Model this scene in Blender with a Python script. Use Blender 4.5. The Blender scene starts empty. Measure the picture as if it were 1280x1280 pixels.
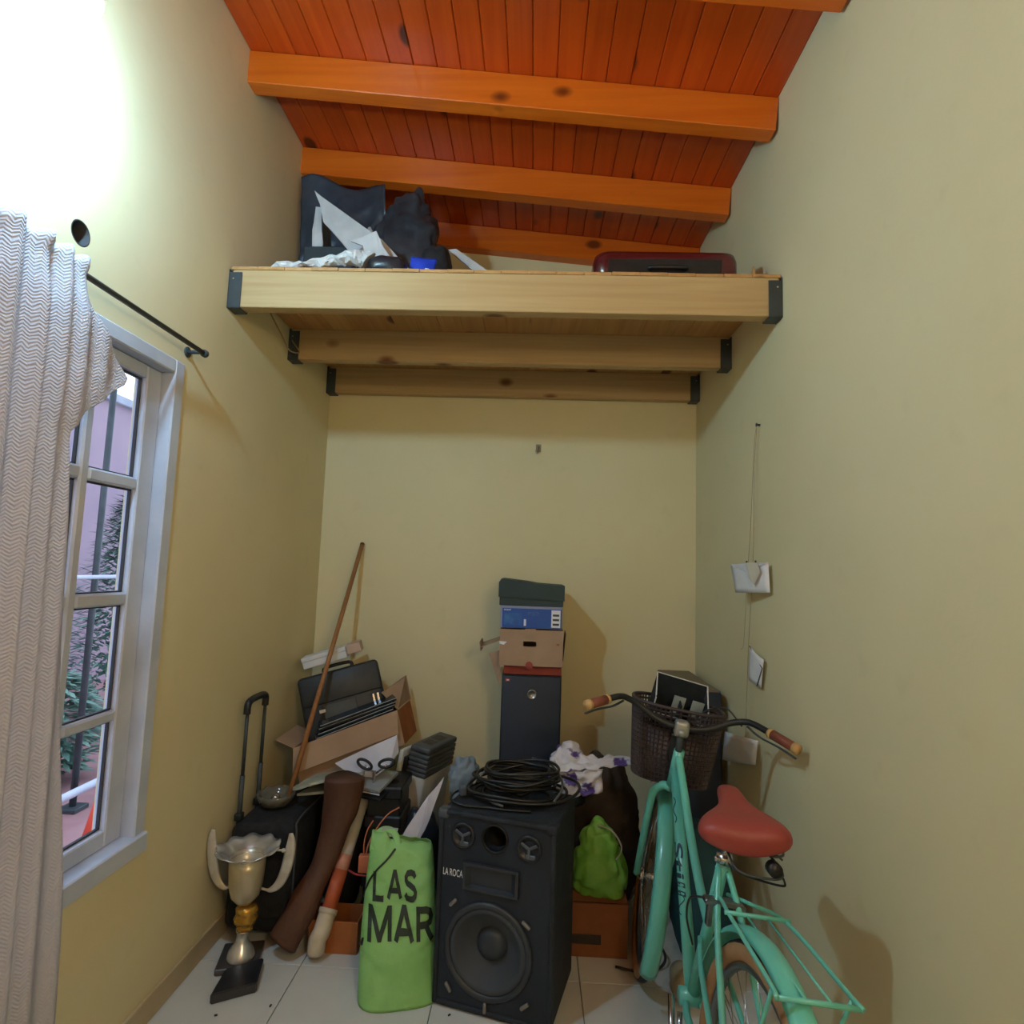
import bpy, bmesh, math, random
from mathutils import Vector, Matrix, noise, Quaternion
random.seed(7)
scene = bpy.context.scene
COL = scene.collection
PI = math.pi

# ------------------------------------------------------------------ camera, world, exposure
EYE = Vector((0, 0, 1.5))
F_PX, YAW, PITCH, ROLL = 745.93, -0.0378, 0.0954, 0.0338
def camera():
    cy, sy, cp, sp = math.cos(YAW), math.sin(YAW), math.cos(PITCH), math.sin(PITCH)
    f = Vector((sy*cp, cy*cp, sp)); r = Vector((cy, -sy, 0)); u = r.cross(f)
    c, s = math.cos(ROLL), math.sin(ROLL)
    r2 = c*r + s*u; u2 = -s*r + c*u
    cd = bpy.data.cameras.new('camera'); co = bpy.data.objects.new('camera', cd); COL.objects.link(co)
    m = Matrix((r2, u2, -f)).transposed().to_4x4(); m.translation = EYE
    co.matrix_world = m
    cd.sensor_width = 36; cd.lens = F_PX/1280*36; cd.clip_start = .02
    scene.camera = co
camera()
w = bpy.data.worlds.new('overcast_sky'); scene.world = w; w.use_nodes = True
bg = w.node_tree.nodes['Background']; bg.inputs[0].default_value = (.62, .76, 1.0, 1); bg.inputs[1].default_value = 2.2
scene.view_settings.view_transform = 'Standard'; scene.view_settings.look = 'None'
scene.view_settings.gamma = 1; scene.view_settings.use_curve_mapping = False
scene.view_settings.exposure = 0.08
LAMP_POS = (-1.0, 1.13, 2.68)
LAMP_W = 39.0
LAMP_COL = (0.50, 0.86, 1.12)
FILL_POS = (.69, -.5, 2.15); FILL_W = 43.0; FILL_COL = (1.0, .77, .48); FILL_R = .18  # added out-of-view fill light that warms the shaded areas

# ------------------------------------------------------------------ room numbers (metres)
XL, XR, YB, YF = -1.21, .902, 3.356, -1.9
def ZC(x): return 3.56 - .0932*(x - XL)          # underside of the ceiling boards, falls to the right
LOFT_Z = 2.635

# ------------------------------------------------------------------ materials
def S(r, g, b):
    def f(c):
        c /= 255
        return c/12.92 if c <= .04045 else ((c+.055)/1.055)**2.4
    return (f(r), f(g), f(b), 1)
MATS = {}
def mat(name, c1, c2=None, scale=6, rough=.6, bump=0, bscale=None, metal=0, stretch=(1,1,1), detail=4, coat=0, alpha=1, trans=0, emit=None, lo=.35, hi=.65, rnd=0, sheen=0):
    if name in MATS: return MATS[name]
    m = bpy.data.materials.new(name); m.use_nodes = True; nt = m.node_tree; N = nt.nodes; Lk = nt.links
    p = N['Principled BSDF']; p.inputs['Roughness'].default_value = rough; p.inputs['Metallic'].default_value = metal
    p.inputs['Base Color'].default_value = c1
    if coat: p.inputs['Coat Weight'].default_value = coat; p.inputs['Coat Roughness'].default_value = .15
    if trans: p.inputs['Transmission Weight'].default_value = trans
    if emit: p.inputs['Emission Color'].default_value = emit[0]; p.inputs['Emission Strength'].default_value = emit[1]
    tc = N.new('ShaderNodeTexCoord'); mp = N.new('ShaderNodeMapping'); mp.inputs['Scale'].default_value = stretch
    Lk.new(tc.outputs['Object'], mp.inputs['Vector'])
    if c2:
        nz = N.new('ShaderNodeTexNoise'); nz.inputs['Scale'].default_value = scale; nz.inputs['Detail'].default_value = detail
        Lk.new(mp.outputs[0], nz.inputs['Vector'])
        rp = N.new('ShaderNodeValToRGB'); rp.color_ramp.elements[0].position = lo; rp.color_ramp.elements[1].position = hi
        rp.color_ramp.elements[0].color = c1; rp.color_ramp.elements[1].color = c2
        Lk.new(nz.outputs[0], rp.inputs[0]); out = rp.outputs[0]
        if rnd:
            oi = N.new('ShaderNodeObjectInfo'); hs = N.new('ShaderNodeHueSaturation'); mr = N.new('ShaderNodeMapRange')
            mr.inputs[3].default_value = 1-rnd; mr.inputs[4].default_value = 1+rnd
            Lk.new(oi.outputs['Random'], mr.inputs[0]); Lk.new(mr.outputs[0], hs.inputs['Value']); Lk.new(out, hs.inputs['Color']); out = hs.outputs[0]
        Lk.new(out, p.inputs['Base Color'])
    if bump:
        n2 = N.new('ShaderNodeTexNoise'); n2.inputs['Scale'].default_value = bscale or scale*4; n2.inputs['Detail'].default_value = 5
        Lk.new(mp.outputs[0], n2.inputs['Vector'])
        b = N.new('ShaderNodeBump'); b.inputs['Strength'].default_value = bump; b.inputs['Distance'].default_value = .01
        Lk.new(n2.outputs[0], b.inputs['Height']); Lk.new(b.outputs[0], p.inputs['Normal'])
    MATS[name] = m
    return m
def wood(name, c1, c2, knot, axis, rough=.45, coat=0, knots=True, grain=30, rnd=.12):
    if name in MATS: return MATS[name]
    m = bpy.data.materials.new(name); m.use_nodes = True; nt = m.node_tree; N = nt.nodes; Lk = nt.links
    p = N['Principled BSDF']; p.inputs['Roughness'].default_value = rough
    if coat: p.inputs['Coat Weight'].default_value = coat; p.inputs['Coat Roughness'].default_value = .2
    tc = N.new('ShaderNodeTexCoord'); oi = N.new('ShaderNodeObjectInfo')
    add = N.new('ShaderNodeVectorMath'); add.operation = 'ADD'
    mul = N.new('ShaderNodeVectorMath'); mul.operation = 'SCALE'; mul.inputs[3].default_value = 9.7
    cv = N.new('ShaderNodeCombineXYZ')
    for i in range(3): Lk.new(oi.outputs['Random'], cv.inputs[i])
    Lk.new(cv.outputs[0], mul.inputs[0]); Lk.new(tc.outputs['Object'], add.inputs[0]); Lk.new(mul.outputs[0], add.inputs[1])
    mp = N.new('ShaderNodeMapping'); sc = [grain]*3; sc['xyz'.index(axis)] = 1.3; mp.inputs['Scale'].default_value = sc
    Lk.new(add.outputs[0], mp.inputs['Vector'])
    nz = N.new('ShaderNodeTexNoise'); nz.inputs['Scale'].default_value = 1.0; nz.inputs['Detail'].default_value = 6; nz.inputs['Distortion'].default_value = .6
    Lk.new(mp.outputs[0], nz.inputs['Vector'])
    rp = N.new('ShaderNodeValToRGB'); rp.color_ramp.elements[0].position = .3; rp.color_ramp.elements[1].position = .7
    rp.color_ramp.elements[0].color = c1; rp.color_ramp.elements[1].color = c2
    Lk.new(nz.outputs[0], rp.inputs[0])
    out = rp.outputs[0]
    if knots:
        mk = N.new('ShaderNodeMapping'); s2 = [4.2]*3; s2['xyz'.index(axis)] = 2.6; mk.inputs['Scale'].default_value = s2
        Lk.new(add.outputs[0], mk.inputs['Vector'])
        vo = N.new('ShaderNodeTexVoronoi'); vo.inputs['Scale'].default_value = 1.0
        Lk.new(mk.outputs[0], vo.inputs['Vector'])
        kr = N.new('ShaderNodeValToRGB'); kr.color_ramp.elements[0].position = .10; kr.color_ramp.elements[1].position = .16
        kr.color_ramp.elements[0].color = (1,1,1,1); kr.color_ramp.elements[1].color = (0,0,0,1)
        Lk.new(vo.outputs['Distance'], kr.inputs[0])
        mx = N.new('ShaderNodeMix'); mx.data_type = 'RGBA'
        Lk.new(kr.outputs[0], mx.inputs[0]); Lk.new(out, mx.inputs[6]); mx.inputs[7].default_value = knot
        out = mx.outputs[2]
    hs = N.new('ShaderNodeHueSaturation'); mr = N.new('ShaderNodeMapRange'); mr.inputs[3].default_value = 1-rnd; mr.inputs[4].default_value = 1+rnd
    Lk.new(oi.outputs['Random'], mr.inputs[0]); Lk.new(mr.outputs[0], hs.inputs['Value']); Lk.new(out, hs.inputs['Color'])
    Lk.new(hs.outputs[0], p.inputs['Base Color'])
    b = N.new('ShaderNodeBump'); b.inputs['Strength'].default_value = .12; b.inputs['Distance'].default_value = .004
    Lk.new(nz.outputs[0], b.inputs['Height']); Lk.new(b.outputs[0], p.inputs['Normal'])
    MATS[name] = m
    return m
def wall_mat():
    m = bpy.data.materials.new('yellow_wall_paint'); m.use_nodes = True; nt = m.node_tree; N = nt.nodes; Lk = nt.links
    p = N['Principled BSDF']; p.inputs['Roughness'].default_value = .75
    tc = N.new('ShaderNodeTexCoord')
    n1 = N.new('ShaderNodeTexNoise'); n1.inputs['Scale'].default_value = 1.6; n1.inputs['Detail'].default_value = 5
    n2 = N.new('ShaderNodeTexNoise'); n2.inputs['Scale'].default_value = 9; n2.inputs['Detail'].default_value = 6
    for n in (n1, n2): Lk.new(tc.outputs['Object'], n.inputs['Vector'])
    r1 = N.new('ShaderNodeValToRGB'); r1.color_ramp.elements[0].position = .3; r1.color_ramp.elements[1].position = .6
    r1.color_ramp.elements[0].color = WALL_A; r1.color_ramp.elements[1].color = WALL_B
    r2 = N.new('ShaderNodeValToRGB'); r2.color_ramp.elements[0].position = .62; r2.color_ramp.elements[1].position = .82
    r2.color_ramp.elements[0].color = (0,0,0,1); r2.color_ramp.elements[1].color = (.12,.12,.12,1)
    mx = N.new('ShaderNodeMix'); mx.data_type = 'RGBA'; mx.inputs[7].default_value = S(150,125,80)
    Lk.new(n1.outputs[0], r1.inputs[0]); Lk.new(n2.outputs[0], r2.inputs[0]); Lk.new(r2.outputs[0], mx.inputs[0]); Lk.new(r1.outputs[0], mx.inputs[6])
    Lk.new(mx.outputs[2], p.inputs['Base Color'])
    n3 = N.new('ShaderNodeTexNoise'); n3.inputs['Scale'].default_value = 60; n3.inputs['Detail'].default_value = 4
    Lk.new(tc.outputs['Object'], n3.inputs['Vector'])
    b = N.new('ShaderNodeBump'); b.inputs['Strength'].default_value = .12; b.inputs['Distance'].default_value = .004
    Lk.new(n3.outputs[0], b.inputs['Height']); Lk.new(b.outputs[0], p.inputs['Normal'])
    return m
WALL_A = (.68, .61, .38, 1); WALL_B = (.72, .65, .42, 1)
M_WALL = wall_mat()
M_BOARD = wood('varnished_orange_boards', S(180,62,8), S(198,78,14), S(76,24,6), 'y', .35, .25, grain=34, rnd=.07)
M_BEAM = wood('varnished_orange_beam', S(198,92,16), S(214,110,26), S(104,40,10), 'x', .35, .2, grain=26)
M_PINE = wood('raw_pine_beam', S(176,146,100), S(192,166,122), S(112,72,40), 'x', .6, 0, grain=34, rnd=.05)
M_DECK = wood('raw_pine_deck', S(176,132,80), S(192,150,98), S(100,58,28), 'y', .6, 0, grain=34, rnd=.08)
M_STEEL = mat('grey_painted_steel', S(50,58,62), S(62,70,74), 12, .5, .05)
M_BLACK = mat('black_plastic', S(22,24,28), S(30,33,38), 20, .45, .05)
M_BLKCLOTH = mat('black_fabric', S(20,22,27), S(32,35,42), 30, .85, .3, 120)
M_DARKBAG = mat('dark_plastic_film', S(26,30,36), S(40,46,54), 10, .3, .2, 30)
M_CARD = mat('kraft_cardboard', S(160,132,108), S(172,144,120), 8, .8, .06, 60, rnd=.05)
M_CARDBROWN = mat('brown_cardboard', S(150,88,42), S(168,102,54), 8, .8, .08, 60)
M_WHITE = mat('white_paper', S(214,218,228), S(226,229,236), 9, .7, .1)
M_FRAME = mat('white_painted_metal', S(184,194,214), S(198,206,224), 8, .45, .05)
M_TILE = mat('pale_ceramic_tile', S(198,202,200), S(212,216,214), 3, .3, .02, rnd=.03)
M_GROUT = mat('grey_grout', S(110,104,94), None, rough=.9)
M_BASE = mat('beige_skirting_tile', S(176,160,128), S(192,176,144), 5, .5, .03)
M_CHROME = mat('bright_steel', S(200,200,205), None, rough=.22, metal=1)

# ------------------------------------------------------------------ mesh helpers
def BM(): return bmesh.new()
def obj(name, bm, m, parent=None, smooth=False, inv=None, world=True):
    me = bpy.data.meshes.new(name)
    bmesh.ops.recalc_face_normals(bm, faces=bm.faces[:])
    bm.to_mesh(me); bm.free()
    if m: me.materials.append(m)
    if smooth:
        for p in me.polygons: p.use_smooth = True
    o = bpy.data.objects.new(name, me); COL.objects.link(o)
    if parent is not None: attach(o, parent, world)
    return o
def attach(o, parent, world=True):
    o.parent = parent
    if world:
        pm = Matrix.Identity(4); q = parent; chain = []
        while q: chain.append(q); q = q.parent
        for q in reversed(chain): pm = pm @ q.matrix_parent_inverse @ q.matrix_basis
        o.matrix_parent_inverse = pm.inverted()
def thing(name, label, cat, loc=(0,0,0), group=None):
    o = bpy.data.objects.new(name, None); COL.objects.link(o); o.location = loc; o.empty_display_size = .05
    return tag(o, label, cat, group)
def tag(o, label, cat, group=None):
    o['label'] = label; o['category'] = cat
    if group: o['group'] = group
    return o
def struct(o, label=None):
    o['kind'] = 'structure'
    if label: o['label'] = label
    return o
def origin(o, p):
    """move a mesh object's origin to p without moving the mesh"""
    o.data.transform(Matrix.Translation(-Vector(p))); o.location = p
    return o
def part(name, bm, m, parent, smooth=False, label=None, world=True):
    o = obj(name, bm, m, parent, smooth, world=world)
    if label: o['label'] = label
    return o
def bx(bm, c, s, rot=None, bev=0, seg=1, M=None):
    T = Matrix.Translation(c)
    if rot is not None: T = T @ (rot if isinstance(rot, Matrix) else Matrix.Rotation(rot, 4, 'Z'))
    if M is not None: T = M @ T
    g = bmesh.ops.create_cube(bm, size=1, matrix=T @ Matrix.Diagonal((s[0], s[1], s[2], 1)))
    if bev:
        es = list({e for v in g['verts'] for e in v.link_edges})
        bmesh.ops.bevel(bm, geom=es, offset=bev, segments=seg, profile=.5, affect='EDGES')
    return bm
def box2(bm, a, b, bev=0, seg=1, M=None):
    a, b = Vector(a), Vector(b)
    return bx(bm, (a+b)/2, [abs(v) for v in (b-a)], None, bev, seg, M)
def tube(bm, pts, r, n=8, closed=False, flat=None, M=None, up=None):
    pts = [Vector(p) for p in pts]; k = len(pts)
    rs = r if isinstance(r, (list, tuple)) else [r]*k
    tg = []
    for i in range(k):
        a = pts[(i-1) % k] if (i > 0 or closed) else pts[i]; b = pts[(i+1) % k] if (i < k-1 or closed) else pts[i]
        t = (b-a); tg.append(t.normalized() if t.length > 1e-9 else Vector((0,0,1)))
    nrm = Vector(up) if up else (Vector((0,0,1)) if abs(tg[0].z) < .9 else Vector((1,0,0)))
    rings = []
    for i in range(k):
        nrm = (nrm - tg[i]*nrm.dot(tg[i]))
        if nrm.length < 1e-6: nrm = tg[i].orthogonal()
        nrm.normalize(); bn = tg[i].cross(nrm)
        ring = []
        for j in range(n):
            a = 2*PI*j/n
            fx = flat if flat else 1
            p = pts[i] + nrm*(math.cos(a)*rs[i]*fx) + bn*(math.sin(a)*rs[i])
            if M is not None: p = M @ p
            ring.append(bm.verts.new(p))
        rings.append(ring)
    for i in range(k if closed else k-1):
        A, B = rings[i], rings[(i+1) % k]
        for j in range(n): bm.faces.new((A[j], A[(j+1) % n], B[(j+1) % n], B[j]))
    if not closed: bm.faces.new(rings[0]); bm.faces.new(list(reversed(rings[-1])))
    return bm
def smoothpath(pts, sub=6, closed=False):
    pts = [Vector(p) for p in pts]; k = len(pts); out = []
    rng = range(k) if closed else range(k-1)
    for i in rng:
        p1, p2 = pts[i], pts[(i+1) % k]
        p0 = pts[(i-1) % k] if (closed or i > 0) else p1*2-p2
        p3 = pts[(i+2) % k] if (closed or i+2 < k) else p2*2-p1
        for s in range(sub):
            t = s/sub
            out.append(.5*((2*p1) + (p2-p0)*t + (2*p0-5*p1+4*p2-p3)*t*t + (3*p1-p0-3*p2+p3)*t**3))
    if not closed: out.append(pts[-1])
    return out
def lathe(bm, prof, M=None, n=24, wav=None, capb=True, capt=False):
    rings = []
    for r, z in prof:
        ring = []
        for j in range(n):
            a = 2*PI*j/n; rr = r; zz = z
            if wav: rr, zz = wav(r, z, a)
            p = Vector((rr*math.cos(a), rr*math.sin(a), zz))
            ring.append(bm.verts.new(M @ p if M is not None else p))
        rings.append(ring)
    for A, B in zip(rings, rings[1:]):
        for j in range(n): bm.faces.new((A[j], A[(j+1) % n], B[(j+1) % n], B[j]))
    if capb: bm.faces.new(list(reversed(rings[0])))
    if capt: bm.faces.new(rings[-1])
    return bm
def loft(bm, rings, caps=True):
    R = [[bm.verts.new(p) for p in ring] for ring in rings]; n = len(R[0])
    for A, B in zip(R, R[1:]):
        for j in range(n): bm.faces.new((A[j], A[(j+1) % n], B[(j+1) % n], B[j]))
    if caps: bm.faces.new(list(reversed(R[0]))); bm.faces.new(R[-1])
    return bm
def prism(bm, poly, d):
    """poly: list of 3d points (planar-ish), extruded by vector d"""
    d = Vector(d); A = [bm.verts.new(Vector(p)) for p in poly]; B = [bm.verts.new(Vector(p)+d) for p in poly]; n = len(A)
    bm.faces.new(A); bm.faces.new(list(reversed(B)))
    for i in range(n): bm.faces.new((A[i], A[(i+1) % n], B[(i+1) % n], B[i]))
    return bm
def grid(bm, f, nu, nv):
    V = [[bm.verts.new(f(i/nu, j/nv)) for i in range(nu+1)] for j in range(nv+1)]
    for j in range(nv):
        for i in range(nu): bm.faces.new((V[j][i], V[j][i+1], V[j+1][i+1], V[j+1][i]))
    return bm
def crumple(bm, amp, sc, seed=0, cell=0, only=None):
    off = Vector((seed*3.1, seed*1.7, seed*2.3))
    for v in bm.verts:
        if only and not only(v.co): continue
        d = noise.noise_vector(v.co*sc + off)*amp
        if cell: 
            ds, _ = noise.voronoi(v.co*cell + off); k = (ds[1]-ds[0]); d += v.co.normalized()*0 + Vector((0,0,1))*0 + noise.noise_vector(v.co*cell*.5+off)*amp*(k-.3)
        v.co += d
    return bm
def solid(o, t, off=0):
    m = o.modifiers.new('thickness', 'SOLIDIFY'); m.thickness = t; m.offset = off; return o
def subsurf(o, l=1):
    m = o.modifiers.new('subdivision', 'SUBSURF'); m.levels = l; m.render_levels = l; return o
def cut(o, cb):
    co = obj('cutter', cb, None)
    md = o.modifiers.new('hole', 'BOOLEAN'); md.object = co; md.operation = 'DIFFERENCE'; md.solver = 'EXACT'; md.use_self = True
    dg = bpy.context.evaluated_depsgraph_get(); me = bpy.data.meshes.new_from_object(o.evaluated_get(dg))
    o.modifiers.clear(); o.data = me; bpy.data.objects.remove(co)
    return o
def text_bm(s, size, bold=0, sx=1, ext=0, space=1):
    cu = bpy.data.curves.new('lettering', 'FONT'); cu.body = s; cu.size = size; cu.offset = bold; cu.extrude = ext; cu.space_character = space
    o = bpy.data.objects.new('lettering', cu); COL.objects.link(o)
    dg = bpy.context.evaluated_depsgraph_get(); me = bpy.data.meshes.new_from_object(o.evaluated_get(dg))
    b = bmesh.new(); b.from_mesh(me); bpy.data.meshes.remove(me); bpy.data.objects.remove(o); bpy.data.curves.remove(cu)
    for v in b.verts: v.co.x *= sx
    return b
STROKES = {
 'L': [[(0, 1), (0, 0), (.62, 0)]],
 'A': [[(0, 0), (.36, 1), (.44, 1), (.80, 0)], [(.15, .30), (.65, .30)]],
 'M': [[(0, 0), (0, 1), (.06, 1), (.46, .12), (.52, .12), (.92, 1), (.98, 1), (.98, 0)]],
 'R': [[(0, 0), (0, 1), (.40, 1), (.58, .93), (.64, .76), (.58, .58), (.40, .50), (0, .50)], [(.36, .50), (.68, 0)]],
 'S': [[(.62, .80), (.54, .95), (.36, 1.0), (.14, .97), (.03, .84), (.03, .70), (.12, .58), (.36, .50), (.56, .42), (.65, .28), (.62, .12), (.48, .01), (.30, 0), (.10, .04), (0, .20)]]}
def block_bm(s, w=.17, gap=.30):
    """bold block letters as flat ribbons in the xy plane, cap height about 1"""
    b = BM(); x0 = 0
    for ch in s:
        wd = max(p[0] for st in STROKES[ch] for p in st)
        for st in STROKES[ch]:
            pts = [Vector((x0+px, py*(1-w)+w/2)) for px, py in st]
            fine = []
            for p, q in zip(pts, pts[1:]):
                k = max(1, int((q-p).length/.08)); fine += [p+(q-p)*(i/k) for i in range(k)]
            fine.append(pts[-1]); L, Rr = [], []
            for i, p in enumerate(fine):
                a = fine[max(0, i-1)]; c = fine[min(len(fine)-1, i+1)]; d1 = (p-a) if i else (c-p); d2 = (c-p) if i < len(fine)-1 else (p-a)
                d1 = d1.normalized(); d2 = d2.normalized(); t = (d1+d2); t = t.normalized() if t.length > 1e-4 else d1
                n = Vector((-t.y, t.x)); m_ = min(2.0, 1/max(.45, n.dot(Vector((-d1.y, d1.x))))); L.append(b.verts.new((*(p+n*w/2*m_), 0))); Rr.append(b.verts.new((*(p-n*w/2*m_), 0)))
            for i in range(len(fine)-1): b.faces.new((L[i], L[i+1], Rr[i+1], Rr[i]))
        x0 += wd+gap
    return b
def blob(c, r, seed, amp=.12, sc=6, nu=28, nv=18, top=None, sq=.75, flatz=None):
    """soft bag: superellipsoid with folded noise; returns bmesh in world coords"""
    bm = BM(); c = Vector(c); rings = []
    off = Vector((seed*5.3, seed*2.1, seed*7.7))
    def se(x): return math.copysign(abs(x)**sq, x)
    for j in range(nv+1):
        ph = -PI/2 + PI*j/nv; ring = []
        for i in range(nu):
            th = 2*PI*i/nu
            p = Vector((se(math.cos(ph))*se(math.cos(th))*r[0], se(math.cos(ph))*se(math.sin(th))*r[1], se(math.sin(ph))*r[2]))
            t = (p.z/r[2]+1)/2
            if top: k = 1 + (top-1)*t**2; p.x *= k; p.y *= k
            d = noise.noise((p*sc)+off)*.6 + abs(noise.noise(p*sc*2.1+off))*.8 - .3
            p *= 1 + amp*d*(1 if t > .08 else t/.08)
            q = c+p
            if flatz is not None: q.z = max(q.z, flatz)
            ring.append(q)
        rings.append(ring)
    return loft(bm, rings)

# ------------------------------------------------------------------ floor and tiles
TS = .52
b = BM(); box2(b, (XL-.2, YF-.2, -.06), (XR+.2, YB+.2, -.012))
floor = struct(obj('floor', b, M_GROUT), 'pale ceramic tile floor')
gx = [XL] + [x for x in (-.822+TS*k for k in range(-1, 5)) if XL < x < XR] + [XR]
gy = [YF] + [y for y in (2.355+TS*k for k in range(-9, 3)) if YF < y < YB] + [YB]
for x0, x1 in zip(gx, gx[1:]):
    for y0, y1 in zip(gy, gy[1:]):
        b = BM(); box2(b, (x0+.0015, y0+.0015, -.012), (x1-.0015, y1-.0015, 0), .001); part('tile', b, M_TILE, floor)

# ------------------------------------------------------------------ walls
WY0, WY1, WZ0, WZ1 = .78, 1.93, .61, 2.15       # window opening
WT = .16
b = BM(); b2 = None
def wl(a, c): box2(b, a, c)
wl((XL-WT, YF-.2, -.06), (XL, WY0, 3.85)); wl((XL-WT, WY1, -.06), (XL, YB+.2, 3.85))
wl((XL-WT, WY0, -.06), (XL, WY1, WZ0)); wl((XL-WT, WY0, WZ1), (XL, WY1, 3.85))
HOLE = (1.447, 2.338)
wall_left = struct(obj('wall_left', b, M_WALL), 'pale yellow painted wall with the window')
cb = BM(); lathe(cb, [(.034, -.13), (.034, .05)], Matrix.Translation((XL, HOLE[0], HOLE[1])) @ Matrix.Rotation(PI/2, 4, 'Y'), 28, capt=True); cut(wall_left, cb)
b = BM(); lathe(b, [(.0335, -.128), (.0335, .0), (.030, .0), (.030, -.12)], Matrix.Translation((XL, HOLE[0], HOLE[1])) @ Matrix.Rotation(PI/2, 4, 'Y'), 28)
part('vent_sleeve', b, mat('dark_pipe', S(40,42,48), S(58,58,62), 20, .8), wall_left, True, 'dark round pipe hole in the wall')  # dark grey lining inside the round hole
b = BM(); box2(b, (XR, YF-.2, -.06), (XR+.15, YB+.2, 3.85)); wall_right = struct(obj('wall_right', b, M_WALL), 'pale yellow painted wall')
b = BM(); box2(b, (XL-.01, YB, -.06), (XR+.01, YB+.15, 3.85)); wall_back = struct(obj('wall_back', b, M_WALL), 'pale yellow painted back wall')
b = BM(); box2(b, (XL-.01, YF-.15, -.06), (XR+.01, YF, 3.85)); struct(obj('wall_front', b, M_WALL), 'pale yellow wall behind the viewer')
for nm, a, c in (('baseboard_left', (XL, YF, 0), (XL+.012, YB, .085)), ('baseboard_right', (XR-.012, YF, 0), (XR, YB, .085)), ('baseboard_back', (XL+.012, YB-.012, 0), (XR-.012, YB, .085))):
    b = BM(); box2(b, a, c, .003); struct(obj(nm, b, M_BASE), 'beige tile skirting')

# ------------------------------------------------------------------ ceiling of orange boards and beams
SL = math.atan(-.0932)
def ceil_box(x0, x1, y0, y1, dz0, dz1, bev=0):
    b = BM(); xm = (x0+x1)/2; T = Matrix.Translation((xm, 0, ZC(xm))) @ Matrix.Rotation(-SL, 4, 'Y')
    w = (x1-x0)/math.cos(SL)
    box2(b, (-w/2, y0, dz0), (w/2, y1, dz1), bev, 1, T); return b
ceiling = struct(obj('ceiling', ceil_box(XL-.05, XR+.05, YF-.1, YB+.1, .016, .05), mat('dark_roof_lining', S(50,20,8))), 'sloping ceiling of varnished orange boards on beams')
NB = 22; bw = (XR-XL)/NB
for i in range(NB):
    x0 = XL+i*bw
    part('ceiling_board', ceil_box(x0+.0008, x0+bw-.0008, YF, YB, 0, .016, .0035), M_BOARD, ceiling)
for y in (-1.68, -1.13, -.58, -.03, .525, 1.08, 1.635, 2.19, 2.745, 3.285):
    part('ceiling_beam', ceil_box(XL, XR, y, y+.07, -.138, -.001, .003), M_BEAM, ceiling)

# ------------------------------------------------------------------ window
window = struct(bpy.data.objects.new('window_1', None), 'white metal window with small panes'); COL.objects.link(window); window.location = (XL, (WY0+WY1)/2, WZ0)
b = BM()   # outer frame: jamb, head and sill casing
FX0, FX1 = XL-.11, XL+.008
box2(b, (FX0, WY1-.045, WZ0), (FX1, WY1+.006, WZ1+.006), .004)
box2(b, (FX0, WY0-.006, WZ0), (FX1, WY0+.045, WZ1+.006), .004)
box2(b, (FX0, WY0+.0455, WZ1-.04), (FX1, WY1-.0455, WZ1+.006), .004)
part('window_frame', b, M_FRAME, window)
b = BM(); box2(b, (FX0, WY0-.006, WZ0-.03), (FX1+.012, WY1+.008, WZ0+.028), .004); part('window_sill', b, M_FRAME, window)
SX0, SX1 = -1.285, -1.245
cols = [(1.61, 1.81), (1.375, 1.575), (1.14, 1.34), (.905, 1.105)]
rows = [(.69, 1.004), (1.037, 1.35), (1.39, 1.707), (1.746, 2.065)]
b = BM()
box2(b, (SX0, 1.812, WZ0+.028), (SX1, WY1-.046, WZ1-.041), .004); box2(b, (SX0, WY0+.046, WZ0+.028), (SX1, .903, WZ1-.041), .004)
box2(b, (SX0, .904, 2.067), (SX1, 1.811, WZ1-.041), .004); box2(b, (SX0, .904, WZ0+.028), (SX1, 1.811, .688), .004)
part('sash', b, M_FRAME, window)
for (a0, a1), (c0, c1) in zip(cols[1:], cols): 
    b = BM(); box2(b, (SX0+.002, a1+.001, .689), (SX1-.002, c0-.001, 2.066), .006); part('muntin', b, M_FRAME, window)
for (r0, r1), (q0, q1) in zip(rows, rows[1:]):
    for (a0, a1) in cols:
        b = BM(); box2(b, (SX0+.003, a0-.001, r1+.001), (SX1-.001, a1+.001, q0-.001), .006); part('muntin', b, M_FRAME, window)
M_GLASS = mat('window_glass', (1,1,1,1), None, rough=.0, trans=1)
M_GLASS.node_tree.nodes['Principled BSDF'].inputs['IOR'].default_value = 1.03
M_SEAL = mat('dark_putty', S(48,50,56))
for (a0, a1) in cols:
    for (r0, r1) in rows:
        b = BM(); box2(b, (-1.268, a0, r0), (-1.265, a1, r1)); pn = part('pane', b, M_GLASS, window)
        b = BM()
        for q in (((-1.272, a0, r0), (-1.262, a0+.004, r1)), ((-1.272, a1-.004, r0), (-1.262, a1, r1)), ((-1.272, a0, r0), (-1.262, a1, r0+.004)), ((-1.272, a0, r1-.004), (-1.262, a1, r1))): box2(b, *q)
        part('seal', b, M_SEAL, pn)

# ------------------------------------------------------------------ outside the window
b = BM(); box2(b, (-14, -4, -.4), (XL-WT-.02, 14, -.3)); struct(obj('ground_outside', b, mat('red_paving', S(150,110,112), S(168,128,128), 3, .8)), 'reddish paved yard outside')
b = BM(); box2(b, (-6.4, -2, -.3), (-6.2, 14, 3.72)); hw = tag(obj('neighbour_wall', b, mat('pink_render', S(150,132,146), S(164,142,152), 1.2, .85)), 'pinkish rendered neighbour wall beyond the window', 'wall')
b = BM(); box2(b, (-6.45, -2, 3.72), (-6.1, 14, 3.84), .01); part('coping', b, mat('grey_concrete', S(150,156,168), S(168,172,180), 4, .9), hw)
t = thing('fence_post', 'thin dark grey post standing in the yard outside the window', 'post', (-3.2, 4.29, -.3))
b = BM(); tube(b, [(-3.2, 4.29, -.3), (-3.2, 4.29, 2.75)], .022, 10); part('shaft', b, M_STEEL, t, True)
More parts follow.
